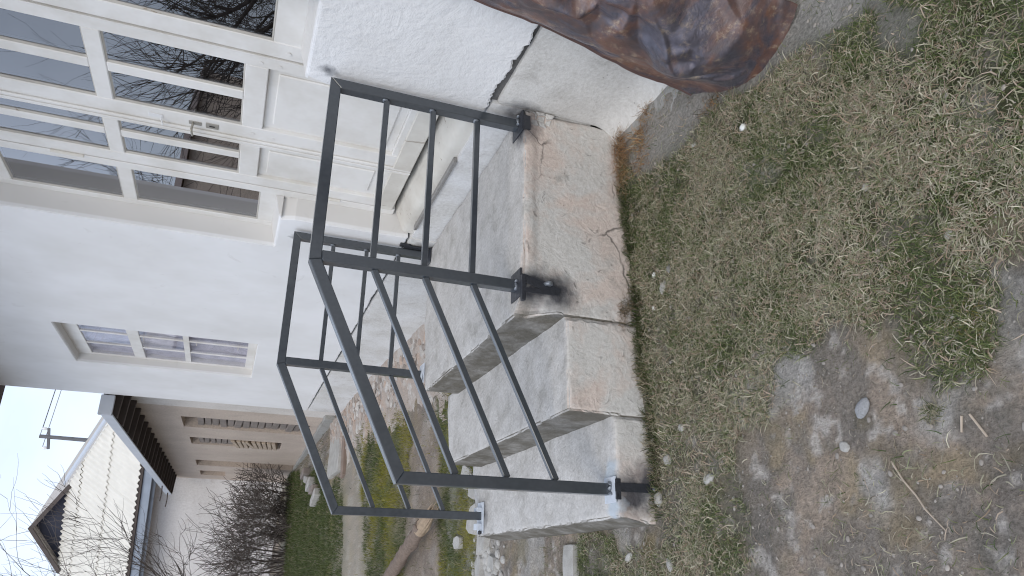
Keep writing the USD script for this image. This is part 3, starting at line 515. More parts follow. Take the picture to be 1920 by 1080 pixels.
cyy = .175 + .016 * np.sin(cu * 74 + 2.5 * np.sin(cw * 2.1)) + .010 * np.sin(cu * 23 + cw * 3 + 1) + .09 * (meshkit.fbm(np.stack([cu * 6, cw * 3, cu * 0], -1), 4, 9) - .5)
ci, cj = np.meshgrid(np.arange(169), np.arange(49), indexing='ij'); cq = np.stack([ci * 50 + cj, (ci + 1) * 50 + cj, (ci + 1) * 50 + cj + 1, ci * 50 + cj + 1], -1).reshape(-1, 4)
part(win, 'curtain', (np.stack([cu, cyy, cw], -1).reshape(-1, 3), np.vstack([cq[:, [0, 1, 2]], cq[:, [0, 2, 3]]])), M['curtain'], True)

# ------------------------------------------------------------------ concrete steps
steps = thing('concrete_steps', 'weathered concrete landing and two steps in front of the house door', 'steps', (-0.8, -0.8, -0.55))
def warp_l(v):
    v = v.copy(); t = np.clip((-.8 - v[:, 0]) / .8, 0, 1)
    v[:, 0] += t * .12 * np.clip((-v[:, 1] - .6) / .4, 0, 1) + .012 * t * np.sin(v[:, 1] * 17)
    e = np.clip((v[:, 0] + .06) / .1, 0, 1)
    v[:, 0] -= e * .11 * np.clip((-v[:, 1] - .845) / .1, 0, 1) * np.clip((v[:, 2] + .16) / .1, 0, 1)   # broken corner of the landing
    v[:, 0] += .010 * np.clip((v[:, 0] - 0) / .04, 0, 1) * np.clip((v[:, 2] + .07) / .03, 0, 1) * np.clip((v[:, 1] + .75) / .05, 0, 1)     # lip of the top slab
    return v
lv, lf = noisy_block(-1.625, 0.045, -0.935, 0.026, -0.75, 0.0, res=0.0105, r=0.013, amp=0.006, scale=7, chip=0.022, warp=warp_l, seed=21)
part(steps, 'landing', (lv, lf), M['steps'], 45)
lv, lf = noisy_block(-1.66, 0.042, -1.335, -0.900, -0.78, -0.200, res=0.0105, r=0.012, amp=0.006, scale=7, chip=0.020, warp=lambda v: np.column_stack([v[:, 0] - .09 * np.clip(-v[:, 0] - .8, 0, 1) * np.clip((v[:, 1] + 1.0) / .3 + 1, 0, 1), v[:, 1] - (.042 + .03 * (meshkit.fbm(np.column_stack([v[:, 2] * 22, v[:, 0] * 0, v[:, 0] * 0]), 3, 91) - .5)) * np.clip((v[:, 0] - .012) / .014, 0, 1) * np.clip((v[:, 1] + .96) / .05, 0, 1), v[:, 2]]), seed=22)
part(steps, 'step', (lv, lf), M['steps'], 45)
def warp_s(v):
    v = v.copy(); v[:, 1] -= .02 * np.clip((-v[:, 2] - .45) / .1, 0, 1) * (v[:, 1] < -1.6); v[:, 1] -= .040 * np.clip((v[:, 0] - .010) / .014, 0, 1) * np.clip((v[:, 1] + 1.36) / .05, 0, 1)
    v[:, 0] -= .16 * np.clip((-v[:, 0] - .8), 0, 1) * np.clip((v[:, 1] + 1.75) / .4, 0, 1); return v
lv, lf = noisy_block(-1.70, 0.039, -1.735, -1.300, -0.80, -0.408, res=0.0105, r=0.014, amp=0.007, scale=7, chip=0.022, warp=warp_s, seed=23)
part(steps, 'step', (lv, lf), M['steps'], 45)
# crumbled mortar with cracks in the corner beside the first post
shards = [[(.022, -.03), (-.012, -.026), (-.016, -.060), (.010, -.068), (.024, -.052)], [(-.018, -.027), (-.052, -.035), (-.046, -.072), (-.021, -.064)], [(.023, -.058), (.009, -.074), (.014, -.102), (.024, -.098)],
          [(.004, -.073), (-.019, -.066), (-.026, -.098), (.009, -.106)], [(-.025, -.070), (-.046, -.078), (-.050, -.108), (-.031, -.100)], [(.022, -.106), (-.006, -.111), (.004, -.140), (.022, -.150)], [(-.012, -.110), (-.032, -.105), (-.036, -.128), (-.004, -.136)]]
for k, sh in enumerate(shards):
    part(steps, 'mortar_piece', prism_x([(y, z) for y, z in sh], .030, .051 + .004 * (k % 3), .003), M['plinth'])
single('concrete_apron', noisy_block(0.06, 0.62, -0.33, 0.03, -0.62, -0.462, res=.02, r=.02, amp=.012, scale=5, seed=31, warp=lambda v: np.column_stack([v[:, 0] - .25 * np.clip((-.05 - v[:, 1]) / .3, 0, 1) * (v[:, 0] - .1), v[:, 1] + .12 * np.clip((.35 - v[:, 0]), 0, .3) / .3 * (v[:, 1] < -.1), v[:, 2] - .05 * np.clip((-v[:, 1] - .05) / .25, 0, 1)])), M['pad'], 'small grey concrete apron on the ground between steps, plinth and rusty sheet', 'pavement', 40)

# ------------------------------------------------------------------ railings
T, HR, L1, L2, DR = 0.045, 0.85, 0.835, 0.81, 0.391
TH = math.atan2(DR, L2)
def railing(name, label, x1, foot):
    x0 = x1 - T
    r = thing(name, label, 'railing', (x1 - T / 2, -0.8, -0.41))
    nin = T / math.cos(TH)
    yi, zi = -L1 + T * math.tan(TH / 2), HR - T
    slope = DR / L2
    yc = -L1 - L2 + T; zc_in = zi - (yi - yc) * slope
    zf = [0.004, 0.004, -0.402]
    part(r, 'post', prism_x([(0, zf[0]), (0, HR), (-T, HR - T), (-T, zf[0])], x0, x1), M['rail'])
    part(r, 'top_rail', prism_x([(-.0005, HR), (-L1, HR), (yi, zi), (-T, zi - .0)], x0 + .0006, x1 - .0006), M['rail'])
    part(r, 'post', prism_x([(-L1 + T, zf[1]), (-L1, zf[1]), (-L1, zi - (yi + L1) * slope - .001), (yi, zi - .001), (-L1 + T, zi - .001)], x0, x1), M['rail'])
    part(r, 'top_rail', prism_x([(-L1 - .0005, HR), (-L1 - L2, HR - DR), (yc, zc_in), (yi - .0005, zi)], x0 + .0006, x1 - .0006), M['rail'], label='sloping handrail over the steps')
    part(r, 'post', prism_x([(yc, zf[2]), (-L1 - L2, zf[2]), (-L1 - L2, HR - DR - .0006), (yc, zc_in - .0006)], x0, x1), M['rail'])
    xc, b = (x0 + x1) / 2, 0.024
    for z in (0.607, 0.400, 0.197):
        part(r, 'bar', beam((xc, -T, z), (xc, -L1 + T, z), b, b, .002), M['rail'])
        part(r, 'weld', stone((xc + b * .5, -T - .003, z + .008), (.006, .006, .012), 3 + int(z * 10), 1), M['weld'], True)
        part(r, 'weld', stone((xc + b * .2, -T - .003, z + .014), (.010, .005, .005), 5 + int(z * 10), 1), M['weld'], True)
    for za, zb in ((0.598, 0.235), (0.392, 0.029), (0.190, -0.173)):
        part(r, 'bar', beam((xc, -L1, za), (xc, yc, zb), b, b, .002), M['rail'])
    return r, x0, x1
r1, a0, a1 = railing('metal_railing', 'grey steel stair railing nearest the camera, on the right edge of the steps', 0.0, 1)
r2_, b0, b1 = railing('metal_railing', 'grey steel stair railing along the far left edge of the steps', -1.608, 0)
# feet of the near railing
part(r1, 'base_plate', cat_m([cbox(-.075, .052, -.085, .02, -.002, .006, .001), cbox(.0565, .062, -.085, -.012, -.028, .005, .001)]), M['rail_dark'])
part(r1, 'weld', cat_m([stone((.003, -.03 + .02 * k, .010), (.006, .013, .008), 60 + k, 1) for k in range(3)]), M['weld'], True)
part(r1, 'bracket', cat_m([beam((.054, -.80, .0), (.056, -.845, -.165), .035, .006, .001, (1, 0, 0)), beam((.056, -.855, .0), (.058, -.85, -.15), .022, .006, .001, (1, 0, 0)), cbox(.040, .060, -.90, -.785, -.012, .006, .002)]), M['rail_dark'])
part(r1, 'base_plate', cbox(-.07, .039, -.875, -.75, -.001, .006, .001), M['rail_dark'])
part(r1, 'bolt', stone((.062, -.815, -.11), (.012, .02, .02), 71, 1), M['weld'], True)
part(r1, 'weld', cat_m([stone((.004, -.80 - .016 * k, .010), (.006, .011, .009), 64 + k, 1) for k in range(3)]), M['weld'], True)
part(r1, 'bracket', cat_m([beam((.040, -1.618, -.400), (.044, -1.618, -.59), .034, .007, .001, (1, 0, 0)), cbox(.030, .042, -1.665, -1.585, -.425, -.402, .002)]), M['rail_dark'])
part(r1, 'base_plate', cbox(-.055, .036, -1.675, -1.575, -.4075, -.4015, .001), M['plate_pale'])
part(r1, 'bolt', stone((.049, -1.62, -.575), (.010, .014, .014), 72, 1), M['weld'], True)
part(r1, 'weld', cat_m([stone((.002, -1.60 - .02 * k, -.397), (.006, .012, .009), 67 + k, 1) for k in range(3)]), M['weld'], True)
# feet of the far railing
part(r2_, 'base_plate', cat_m([cbox(b0 - .04, b1 + .05, -.09, .015, -.001, .007, .001), cbox(b0 - .02, b1 + .03, .006, .014, .0, .17, .001), cbox(b1 - .0, b1 + .035, .008, .022, .135, .20, .001)]), M['rail_dark'])
part(r2_, 'base_plate', cat_m([cbox(b0 - .01, b1 + .045, -.87, -.75, -.001, .007, .001), beam((b1 + .02, -.76, .002), (b1 + .02, -.88, .02), .04, .008)]), M['plate_pale'])
part(r2_, 'base_plate', cat_m([cbox(b0 - .03, b1 + .03, -1.72, -1.545, -.407, -.400, .001), cbox(b0 - .012, b1 + .012, -1.60, -1.575, -.400, -.372, .002), cbox(b0 - .012, b1 + .012, -1.70, -1.665, -.400, -.372, .002)]), M['plate_pale'], label='pale primed foot with two lugs')
part(r2_, 'bolt', cat_m([stone((b1 + .005, -1.715, -.39), (.012, .012, .012), 74, 1)]), M['rail_dark'], True)

# ------------------------------------------------------------------ rusty sheet leaning on the wall
sheet = thing('rusty_metal_sheet', 'crumpled rusty sheet of metal leaning against the house wall', 'metal sheet', (0.95, -0.2, -0.5))
nu, nv = 110, 230
U, V = np.meshgrid(np.linspace(0, 1, nu), np.linspace(0, 1, nv), indexing='ij')
bx = 0.655 + 0.58 * U; by = -0.150 - 0.125 * np.sin(np.pi * np.clip(U * .95 + .02, 0, 1)) - .05 * U
bz = G(bx, by) - 0.012 + .014 * (meshkit.fbm(np.stack([U * 9, U * 0, U * 0], -1), 3, 77) - .5) + 0.05 * np.clip(U - .85, 0, 1) / .15 * .6
tz = 1.25
tx = 0.60 + 0.66 * U; ty = -0.005 - .06 * np.sin(np.pi * U)
X = bx * (1 - V) + tx * V; Y = by * (1 - V) ** 1.15 + ty * (1 - (1 - V) ** 1.15); Z = bz * (1 - V) + tz * V
xe = np.interp(V, [0, .137, .27, .40, .52, 1], [.645, .648, .68, .722, .736, .80]); X = xe + 0.60 * U
from scipy.interpolate import LinearNDInterpolator
from scipy.ndimage import gaussian_filter
rs = np.random.default_rng(64)
def crumple(n, seed, sg):
    r_ = np.random.default_rng(seed); q_ = np.column_stack([r_.random(n) * 1.2 - .1, r_.random(n) * 2.6 - .1]); q_ = np.vstack([q_, [(-.2, -.2), (1.2, -.2), (-.2, 2.6), (1.2, 2.6)]])
    h_ = np.concatenate([r_.random(n) - .5, np.zeros(4)]); w_ = U * 1.0 + .04 * (meshkit.fbm(np.stack([U * 4, V * 9, U * 0], -1), 3, seed) - .5)
    return gaussian_filter(LinearNDInterpolator(q_, h_)(w_, V * 2.2 + .05 * (meshkit.fbm(np.stack([U * 4, V * 9, U * 0 + 5], -1), 3, seed + 1) - .5)), sg)
low = np.clip(1.25 - V * 1.3, .25, 1)
damp = np.clip(V * 9, .15, 1) * (0.25 + .75 * np.clip(U * 3.5, 0, 1)) * low
Y = Y - (.26 * crumple(22, 3, 1.0) + .13 * crumple(70, 4, .6) + .05 * crumple(240, 14, .5) * np.clip(1.6 - 2 * V, 0, 1)) * damp - .015
Z = Z + .05 * crumple(60, 7, 1.0) * low * np.clip(V * 22, 0, 1)
X = X + .03 * crumple(30, 5, 1.2) * np.clip(U * 3, 0, 1)
Y = np.minimum(Y, 0.004)
sv = np.stack([X, Y, Z], -1)
si, sj = np.meshgrid(np.arange(nu - 1), np.arange(nv - 1), indexing='ij'); sq = np.stack([si * nv + sj, (si + 1) * nv + sj, (si + 1) * nv + sj + 1, si * nv + sj + 1], -1).reshape(-1, 4)
sf = np.vstack([sq[:, [0, 1, 2]], sq[:, [0, 2, 3]]]); back = sv.reshape(-1, 3) + [0, .004, 0]
n0 = nu * nv
part(sheet, 'panel', (np.vstack([sv.reshape(-1, 3), back]), np.vstack([sf, sf[:, ::-1] + n0])), M['rust'], True)
hem = sv[0]; hp = []
hv = np.concatenate([hem + [.016, -.002, 0], hem + [-.004, -.004, 0], hem + [-.010, .010, 0], hem + [.0, .022, 0]], 0).reshape(4, nv, 3)
hf = []
for a in range(3):
    i = np.arange(nv - 1); hf.append(np.stack([a * nv + i, (a + 1) * nv + i, (a + 1) * nv + i + 1, a * nv + i + 1], 1))
hq = np.vstack(hf); part(sheet, 'folded_edge', (hv.reshape(-1, 3), np.vstack([hq[:, [0, 1, 2]], hq[:, [0, 2, 3]]])), M['rust_edge'], 30)

# ------------------------------------------------------------------ tan outbuilding with niches
TY = 0.25
tan = thing('tan_outbuilding', 'tan rendered outbuilding with bricked-up slots and a dark timber eave, behind the house corner', 'building', (-12, 0.5, -0.3))
tilt = lambda v: np.column_stack([v[:, 0], v[:, 1], v[:, 2] + 0.0185 * (v[:, 0] + 9)])
def tp(name, m, mt, smooth=False, label=None):
    v, f = va(m); return part(tan, name, (tilt(v), f), mt, smooth, label)
niches = [(-10.42, -9.52, -0.12, 1.82), (-12.22, -11.45, 0.22, 1.78), (-15.30, -14.42, -0.24, 1.80), (-17.15, -16.28, 1.22, 1.78)]
face = sbox(-18.6, -0.70, -7.16, 2.62)
for n_ in niches: face = face.difference(sbox(n_[0], n_[2], n_[1], n_[3]))
tp('wall', extr_xz(face.intersection(sbox(-18.6, -1, -8.75, 3)), TY, TY + .16), M['tan'])
tp('wall', extr_xz(face.intersection(sbox(-8.75, -1, -7.16, 3)), TY - .002, TY + .16), M['tan_white'], label='paler whitewashed end of the wall beside the house')
tp('wall', cbox(-18.6, -7.2, TY + .165, TY + .4, -.6, 2.62), M['tan'])
tp('wall', cbox(-18.6, -18.3, TY + .41, 5, -.6, 2.62), M['tan'])
v, f = noisy_block(-18.7, -8.5, 0.17, 0.26, -.7, -.215, res=.12, r=.03, amp=.02, seed=61); tp('apron', (v, f), M['pad'], 40)
rs = np.random.default_rng(4)
k, z = 0, -0.11
while z < 1.60:
    h = .105 + .02 * rs.random(); d = .045 * rs.random(); t = rs.normal(0, .02)
    b = cbox(-10.40, -9.54, TY + .02 + d, TY + .15, z, z + h - .014, .008); v, f = va(b); v[:, 2] += t * (v[:, 0] + 9.97); tp('brick', (v, f), M['brick_grey'])
    z += h
z = 0.30
while z < 1.62:
    low = z < .98; h = .10 if not low else .085; t = (rs.normal(0, .02) if not low else .12 + .05 * rs.normal())
    b = cbox(-12.20, -11.47, TY - (.03 if low else -.03), TY + .14, z, z + h - .015, .008); v, f = va(b); v[:, 2] += t * (v[:, 0] + 11.83); tp('brick', (v, f), M['brick_buff' if low else 'brick_grey'])
    z += h
# eave: fascia board, dark rafters, boards above
EY = -0.20
tp('fascia', cbox(-17.5, -7.25, EY - .02, EY, 2.375, 2.505, .004), M['fascia'])
tp('fascia', cbox(-7.249, -7.19, EY - .02, .019, 2.385, 2.535, .004), M['fascia'], label='end board of the eave against the house')
tp('soffit', cbox(-17.5, -7.26, EY + .002, TY + .3, 2.475, 2.50, .004), M['wood_dark'])
for x in np.linspace(-17.4, -7.5, 19):
    tp('rafter', hull([(x - .04, EY + .002, 2.36), (x + .04, EY + .002, 2.36), (x - .04, EY + .002, 2.472), (x + .04, EY + .002, 2.472), (x - .04, TY - .002, 2.33), (x + .04, TY - .002, 2.33), (x - .04, TY - .002, 2.472), (x + .04, TY - .002, 2.472)]), M['wood_dark'])
tp('roof', hull([(-17.5, EY + .004, 2.501), (-7.26, EY + .004, 2.501), (-7.26, 5, 3.0), (-17.5, 5, 3.0), (-17.5, 5, 2.9), (-7.26, 5, 2.9)]), M['roof'])
for x in (-15.4, -17.0): tp('gutter_bracket', tube([(x, EY - .02, 2.43), (x, EY - .18, 2.42), (x, EY - .34, 2.43)], .014, 5), M['wood_dark'])

# ------------------------------------------------------------------ far house with hipped roof of corrugated sheets
t30 = math.radians(30); FN = np.array([math.cos(t30), -math.sin(t30), 0]); FE = np.array([-math.sin(t30), -math.cos(t30), 0]); FP = np.array([-18.0, -1.0, 0])
fp = lambda e, s, z: FP + FE * e - FN * s + np.array([0, 0, z])
far = thing('far_house', 'far white house with a pale corrugated hipped roof and a dark open gablet', 'house', tuple(fp(1.3, 3, -0.4)))
EC, EW, SB = 1.3, 5.7, 2.5
def quadmesh(c): return hull(c)
def box_es(e0, e1, s0, s1, z0, z1, c=.01):
    b = cbox(e0, e1, s0, s1, z0, z1, c); v = np.array(b.vertices); return (FP + v[:, :1] * FE - v[:, 1:2] * FN + v[:, 2:] * [0, 0, 1], b.faces[:, ::-1])
part(far, 'wall', box_es(EC - EW + .55, EC + EW - .55, .62, 12, -.6, 2.95), M['far_white'])
part(far, 'soffit', box_es(EC - EW + .05, EC + EW - .05, .06, 12.5, 2.80, 2.84), M['wood_brown'])
part(far, 'gutter', box_es(EC - EW, EC + EW, -.06, .05, 2.90, 2.985), M['wood_dark'])
part(far, 'fascia', box_es(EC - EW + .02, EC + EW - .02, .0, .04, 2.70, 2.90), M['gutter'])
part(far, 'fascia', box_es(EC - EW + .02, EC + EW - .02, .20, .24, 2.62, 2.80), M['gutter'])
zr_ = lambda s: 3.0 + 1.92 * s / SB
ehalf = lambda s: EW - (EW - 1.17) * s / SB
for k, (s0, s1) in enumerate([(-.08, 1.03), (0.97, 2.03), (1.97, 2.52)]):
    for j in range(6):
        m0, m1 = -1 + j / 3, -1 + (j + 1) / 3
        nu, nv = 44, 2
        tt = np.linspace(m0, m1, nu); rows_ = []
        for s in (s0, s1):
            e = EC + tt * ehalf(min(s, SB)); z = zr_(s) + .028 * np.sin((e) * 2 * np.pi / .155) + .03 * (s == s0) + .02
            rows_.append(np.array([fp(a, s, b) for a, b in zip(e, z)]))
        e2 = EC + tt * ehalf(s0)
        # ribs must run up the slope: same phase in both rows of a strip
        zz = .028 * np.sin(e2 * 2 * np.pi / .155)
        top_e = np.clip(e2, EC - ehalf(s1), EC + ehalf(s1))
        rows_ = [np.array([fp(a, s0, zr_(s0) + b + .05) for a, b in zip(e2, zz)]), np.array([fp(a, s0 + (s1 - s0) * w, zr_(s0 + (s1 - s0) * w) + b + .015) for a, b, w in zip(e2, zz, np.clip((EW - np.abs(e2 - EC)) / (EW - 1.17) * SB - s0, .02, s1 - s0) / (s1 - s0))])]
        v = np.vstack(rows_); v = np.vstack([v, v - [0, 0, .012]]); i = np.arange(nu - 1)
        q_ = np.stack([i, i + 1, nu + i + 1, nu + i], 1); q_ = np.vstack([q_, q_[:, ::-1] + 2 * nu, np.stack([i, 2 * nu + i, 2 * nu + i + 1, i + 1], 1)])
        part(far, 'roof_sheet', (v, np.vstack([q_[:, [0, 1, 2]], q_[:, [0, 2, 3]]])), M['asbestos'], 60)
def slab(pts, th):
    a = np.array(pts); return hull(np.vstack([a, a - [0, 0, th]]))
for sg in (-1, 1):
    part(far, 'roof', slab([fp(EC + sg * EW, 0.02, 3.0), fp(EC + sg * 1.17, SB, 4.92), fp(EC + sg * 1.17, 13, 4.92), fp(EC + sg * EW, 13, 3.0)], .06), M['asbestos'])
    part(far, 'roof', slab([fp(EC + sg * 1.17, SB - .12, 4.925), fp(EC, SB - .12, 5.68), fp(EC, 13, 5.68), fp(EC + sg * 1.17, 13, 4.925)], .06), M['wood_grey'])
    part(far, 'barge_board', slab([fp(EC + sg * 1.25, SB - .16, 4.90), fp(EC, SB - .16, 5.70), fp(EC, SB - .124, 5.70), fp(EC + sg * 1.25, SB - .124, 4.90)], .12), M['wood_dark'])
    part(far, 'hip_flashing', hull([fp(EC + sg * EW, -.02, 3.06), fp(EC + sg * (EW + .16), .10, 3.08), fp(EC + sg * 1.17, SB, 5.0), fp(EC + sg * 1.42, SB + .02, 5.0), fp(EC + sg * EW, -.02, 3.10), fp(EC + sg * 1.2, SB, 5.04)]), M['fascia'])
part(far, 'gablet', hull([fp(EC - 1.1, SB + .15, 4.93), fp(EC + 1.1, SB + .15, 4.93), fp(EC, SB + .15, 5.6), fp(EC - 1.1, SB + .2, 4.93), fp(EC + 1.1, SB + .2, 4.93), fp(EC, SB + .2, 5.6)]), M['attic'])

# ------------------------------------------------------------------ utility pole
up_ = thing('utility_pole', 'slim utility pole with a crossarm and wires above the far roof', 'utility pole', (-26, 2.1, 0))
part(up_, 'post', tube([(-26, 2.08, -.5), (-26, 2.11, 3), (-26, 2.2, 7.06)], [.09, .08, .06], 8), M['pole'], 40)
part(up_, 'crossarm', beam((-26.0, 1.80, 6.72), (-26, 2.48, 6.84), .08, .08), M['pole'])
for y, z in ((1.83, 6.81), (2.46, 6.93)):
    part(up_, 'insulator', tube([(-26, y, z - .06), (-26, y, z), (-26, y, z + .06), (-26, y, z + .10)], [.02, .055, .05, .03], 8), M['porcelain'], 40)
for k, (y, z) in enumerate(((1.83, 6.90), (2.46, 7.02), (2.2, 7.05))):
    part(up_, 'wire', tube([(-26 + .9 * s, y + 22 * s, z - 1.3 * 4 * s * (1 - s) * .4) for s in np.linspace(0, 1, 12)], .010, 4), M['pole'])

# ------------------------------------------------------------------ bare trees and bushes
def grow(rs, out, p, d, L, r, depth, maxd, spread=.55, upw=.12, kids=(2, 4), seg=5, shrink=.66):
    pts, rad = [np.array(p, float)], [r]
    d = np.array(d, float); d /= np.linalg.norm(d)
    for i in range(seg):
        d = d + rs.normal(0, .13, 3) + [0, 0, upw * .4]; d /= np.linalg.norm(d)
        pts.append(pts[-1] + d * L / seg); rad.append(r * (1 - .6 * (i + 1) / seg))
    out.append((depth, pts, rad))
    if depth >= maxd: return
    for k in range(rs.integers(kids[0], kids[1] + 1)):
        j = rs.integers(2, seg + 1); a = rs.normal(0, 1, 3); a -= a @ d * d; a /= np.linalg.norm(a) + 1e-9
        nd = d + a * spread * (1 + .6 * rs.random()) + [0, 0, upw]
        grow(rs, out, pts[j], nd, L * shrink * (.75 + .5 * rs.random()), max(rad[j] * .72, .0035), depth + 1, maxd, spread, upw, kids, seg, shrink)
def tree(name, label, base, h, r, seed, maxd=4, lean=(0, 0), kids=(3, 5), group=None, cat='tree', L0=.34, spread=.62):
    rs = np.random.default_rng(seed); out = []
    b = np.array(base, float)
    grow(rs, out, b, (lean[0], lean[1], 1), h * L0, r, 0, maxd, spread, .10, kids, 6, .74)
    t = thing(name, label, cat, base, group)
    part(t, 'trunk', tube(out[0][1], out[0][2], 8), M['bark'], True)
    big = [o for o in out[1:] if o[0] <= 1]; fine = [o for o in out[1:] if o[0] > 1]
    for o in big: part(t, 'limb', tube(o[1], o[2], 6), M['bark'], True)
    part(t, 'crown', cat_m([tube(o[1], o[2], 4 if o[0] < 3 else 3, False) for o in fine]), M['twig'])
    return t
tree('bare_tree', 'leafless young tree whose thin branches reach in front of the far roof', (-9.3, -3.0, float(G(-9.3, -3.0))), 5.2, .06, 17, 5, (.02, .10), (3, 4), L0=.32, spread=.46)
tree('bare_tree', 'leafless tree with fine twigs beside the far gablet, at the frame edge', (-12.5, -4.3, -.4), 7.6, .10, 23, 4, (.0, .12), (3, 4), L0=.34, spread=.42)
def bush(name, label, cx_, cy_, rx, ry, h, n, seed, z0):
    rs = np.random.default_rng(seed); out = []
    for k in range(n):
        a, rr = rs.random() * 6.28, math.sqrt(rs.random()); b = np.array([cx_ + rx * rr * math.cos(a) * .6, cy_ + ry * rr * math.sin(a) * .75, z0 - .05])
        d = np.array([.35 * rr * math.cos(a) + rs.normal(0, .2), .45 * rr * math.sin(a) + rs.normal(0, .25), 1.0])
        grow(rs, out, b, d, h * (.42 + .25 * rs.random()), .011, 0, 2, .75, .05, (4, 6), 4, .62)
    t = thing(name, label, 'bush', (cx_, cy_, z0))
    part(t, 'stems', cat_m([tube(o[1], np.maximum(o[2], .006), 4, False) for o in out if o[0] == 0]), M['twig'])
    part(t, 'twigs', cat_m([tube(o[1], np.maximum(o[2], .0042), 3, False) for o in out if o[0] > 0]), M['twig'])
bush('bare_bush', 'dense dark leafless bush in front of the far white wall', -14.7, -1.55, .8, .85, 1.75, 46, 3, -.40)
bush('bare_bush', 'thinner leafless bush beside the end of the tan outbuilding', -15.2, -.45, .6, .55, 1.55, 22, 8, -.40)
bush('bare_bush', 'low dark scrub along the foot of the far white wall', -15.6, -1.2, .5, 1.5, .55, 42, 12, -.40)
# behind the camera, mirrored in the door glass
for k, (x, y, h, sd_, lb) in enumerate([(-6.6, -6.4, 7.5, 31, 'large leafless tree mirrored in the right door leaf'), (-3.4, -7.0, 7.0, 33, 'leafless tree mirrored low in the right side light'), (-8.8, -8.2, 6.5, 37, 'leafless tree mirrored faintly in the upper panes')]):
    tree('bare_tree', lb, (x, y, -.55), h, .13, sd_, 4, (0, 0), (3, 5), L0=.30)
bush('bare_bush', 'tall dense leafless thicket mirrored in the right door leaf', -6.8, -6.2, 2.2, 1.2, 4.2, 60, 19, -.55)
outb = thing('grey_outbuilding', 'low grey yard building mirrored in the left door panes', 'building', (-13, -6.5, -.5))
part(outb, 'wall', cbox(-15.5, -12.6, -8.2, -4.0, -.6, 2.75), M['tan']); part(outb, 'roof', hull([(-15.7, -8.4, 2.76), (-12.4, -8.4, 2.76), (-12.4, -3.8, 2.76), (-15.7, -3.8, 2.76), (-14.1, -8.4, 3.1), (-14.1, -3.8, 3.1)]), M['roof'])

# ------------------------------------------------------------------ log, boards, bricks, rubble, flagstones, kerb
lg = thing('wooden_log', 'grey brown wooden log with a frayed broken end on the grass left of the steps', 'log', (-3.4, -1.8, -0.45))
A, B = np.array([-2.98, -1.605, -.395]), np.array([-4.9, -2.28, -.375])
pts = [A + (B - A) * t for t in np.linspace(0, 1, 110)]
lv, lf = tube(pts, (.050 + .006 * np.linspace(0, 1, 110)) + .004 * np.sin(np.linspace(0, 23, 110)), 22); lv += (meshkit.fbm(lv * [9, 16, 16], 4, 5) - .5)[:, None] * .045
part(lg, 'trunk', (lv, lf), M['bark'] if False else simple('log_bark', (0.165, 0.125, 0.10), .9, 0, .5, 40, 1.0), 50)
dirv = (A - B) / np.linalg.norm(A - B); s1 = np.cross(dirv, [0, 0, 1]); s1 /= np.linalg.norm(s1); s2 = np.cross(s1, dirv)
ns, nl = 54, 26; fa, fl = np.meshgrid(np.arange(ns) / ns * 2 * np.pi, np.linspace(0, 1, nl), indexing='ij')
flute = meshkit.fbm(np.stack([np.cos(fa) * 5.5, np.sin(fa) * 5.5, fl * 1.3], -1), 3, 8) - .5
fr_ = (.058 - .020 * fl ** 1.2) * (1 + .75 * flute * np.clip(fl * 4, 0, 1)); fe = .30 * fl + .10 * (meshkit.noise(np.stack([np.cos(fa) * 6, np.sin(fa) * 6, fa * 0], -1), 4) - .5) * fl
fv = A + dirv * (fe - .07)[..., None] + s1 * (np.cos(fa) * fr_)[..., None] + s2 * (np.sin(fa) * fr_)[..., None] * .9
fi, fj = np.meshgrid(np.arange(ns), np.arange(nl - 1), indexing='ij'); f2 = (fi + 1) % ns
fq = np.stack([fi * nl + fj, f2 * nl + fj, f2 * nl + fj + 1, fi * nl + fj + 1], -1).reshape(-1, 4); tipc = A + dirv * .17
fvv = np.vstack([fv.reshape(-1, 3), tipc]); k = np.arange(ns)
fff = np.vstack([fq[:, [0, 1, 2]], fq[:, [0, 2, 3]], np.stack([k * nl + nl - 1, ((k + 1) % ns) * nl + nl - 1, np.full(ns, ns * nl)], 1)])
fr = [(fvv, fff)] + [tube([A + s1 * math.cos(a_) * .045 + s2 * math.sin(a_) * .045, A + dirv * .2 + s1 * math.cos(a_) * .036 + s2 * math.sin(a_) * .036, A + dirv * (.27 + .05 * (k_ % 3)) + s1 * math.cos(a_) * .028 + s2 * math.sin(a_) * .028], [.005, .006, .002], 5) for k_, a_ in enumerate(np.arange(0, 6.2, .42))]
part(lg, 'frayed_end', cat_m(fr), simple('frayed_wood', (0.31, 0.235, 0.165), .85, 0, .4, 30), 50)
bd = thing('stone_slab', 'long pale slab lying on the ground by the corner of the house', 'slab', (-7.4, -.4, -.3))
part(bd, 'slab', noisy_block(-8.35, -7.3, -.70, -.10, -.40, -.30, res=.05, r=.02, amp=.015, seed=71), M['stone'], 40)
bd = thing('wooden_board', 'brown board lying against the pale slab near the house corner', 'board', (-7, -.4, -.35))
part(bd, 'board', beam((-7.18, -.12, -.35), (-7.05, -.80, -.36), .16, .07, .008), M['wood_brown'])
single('wooden_board', beam((-6.9, -.15, -.36), (-6.72, -.66, -.37), .12, .05, .008), M['wood_grey'], 'thin pale board in front of the brown board', 'board')
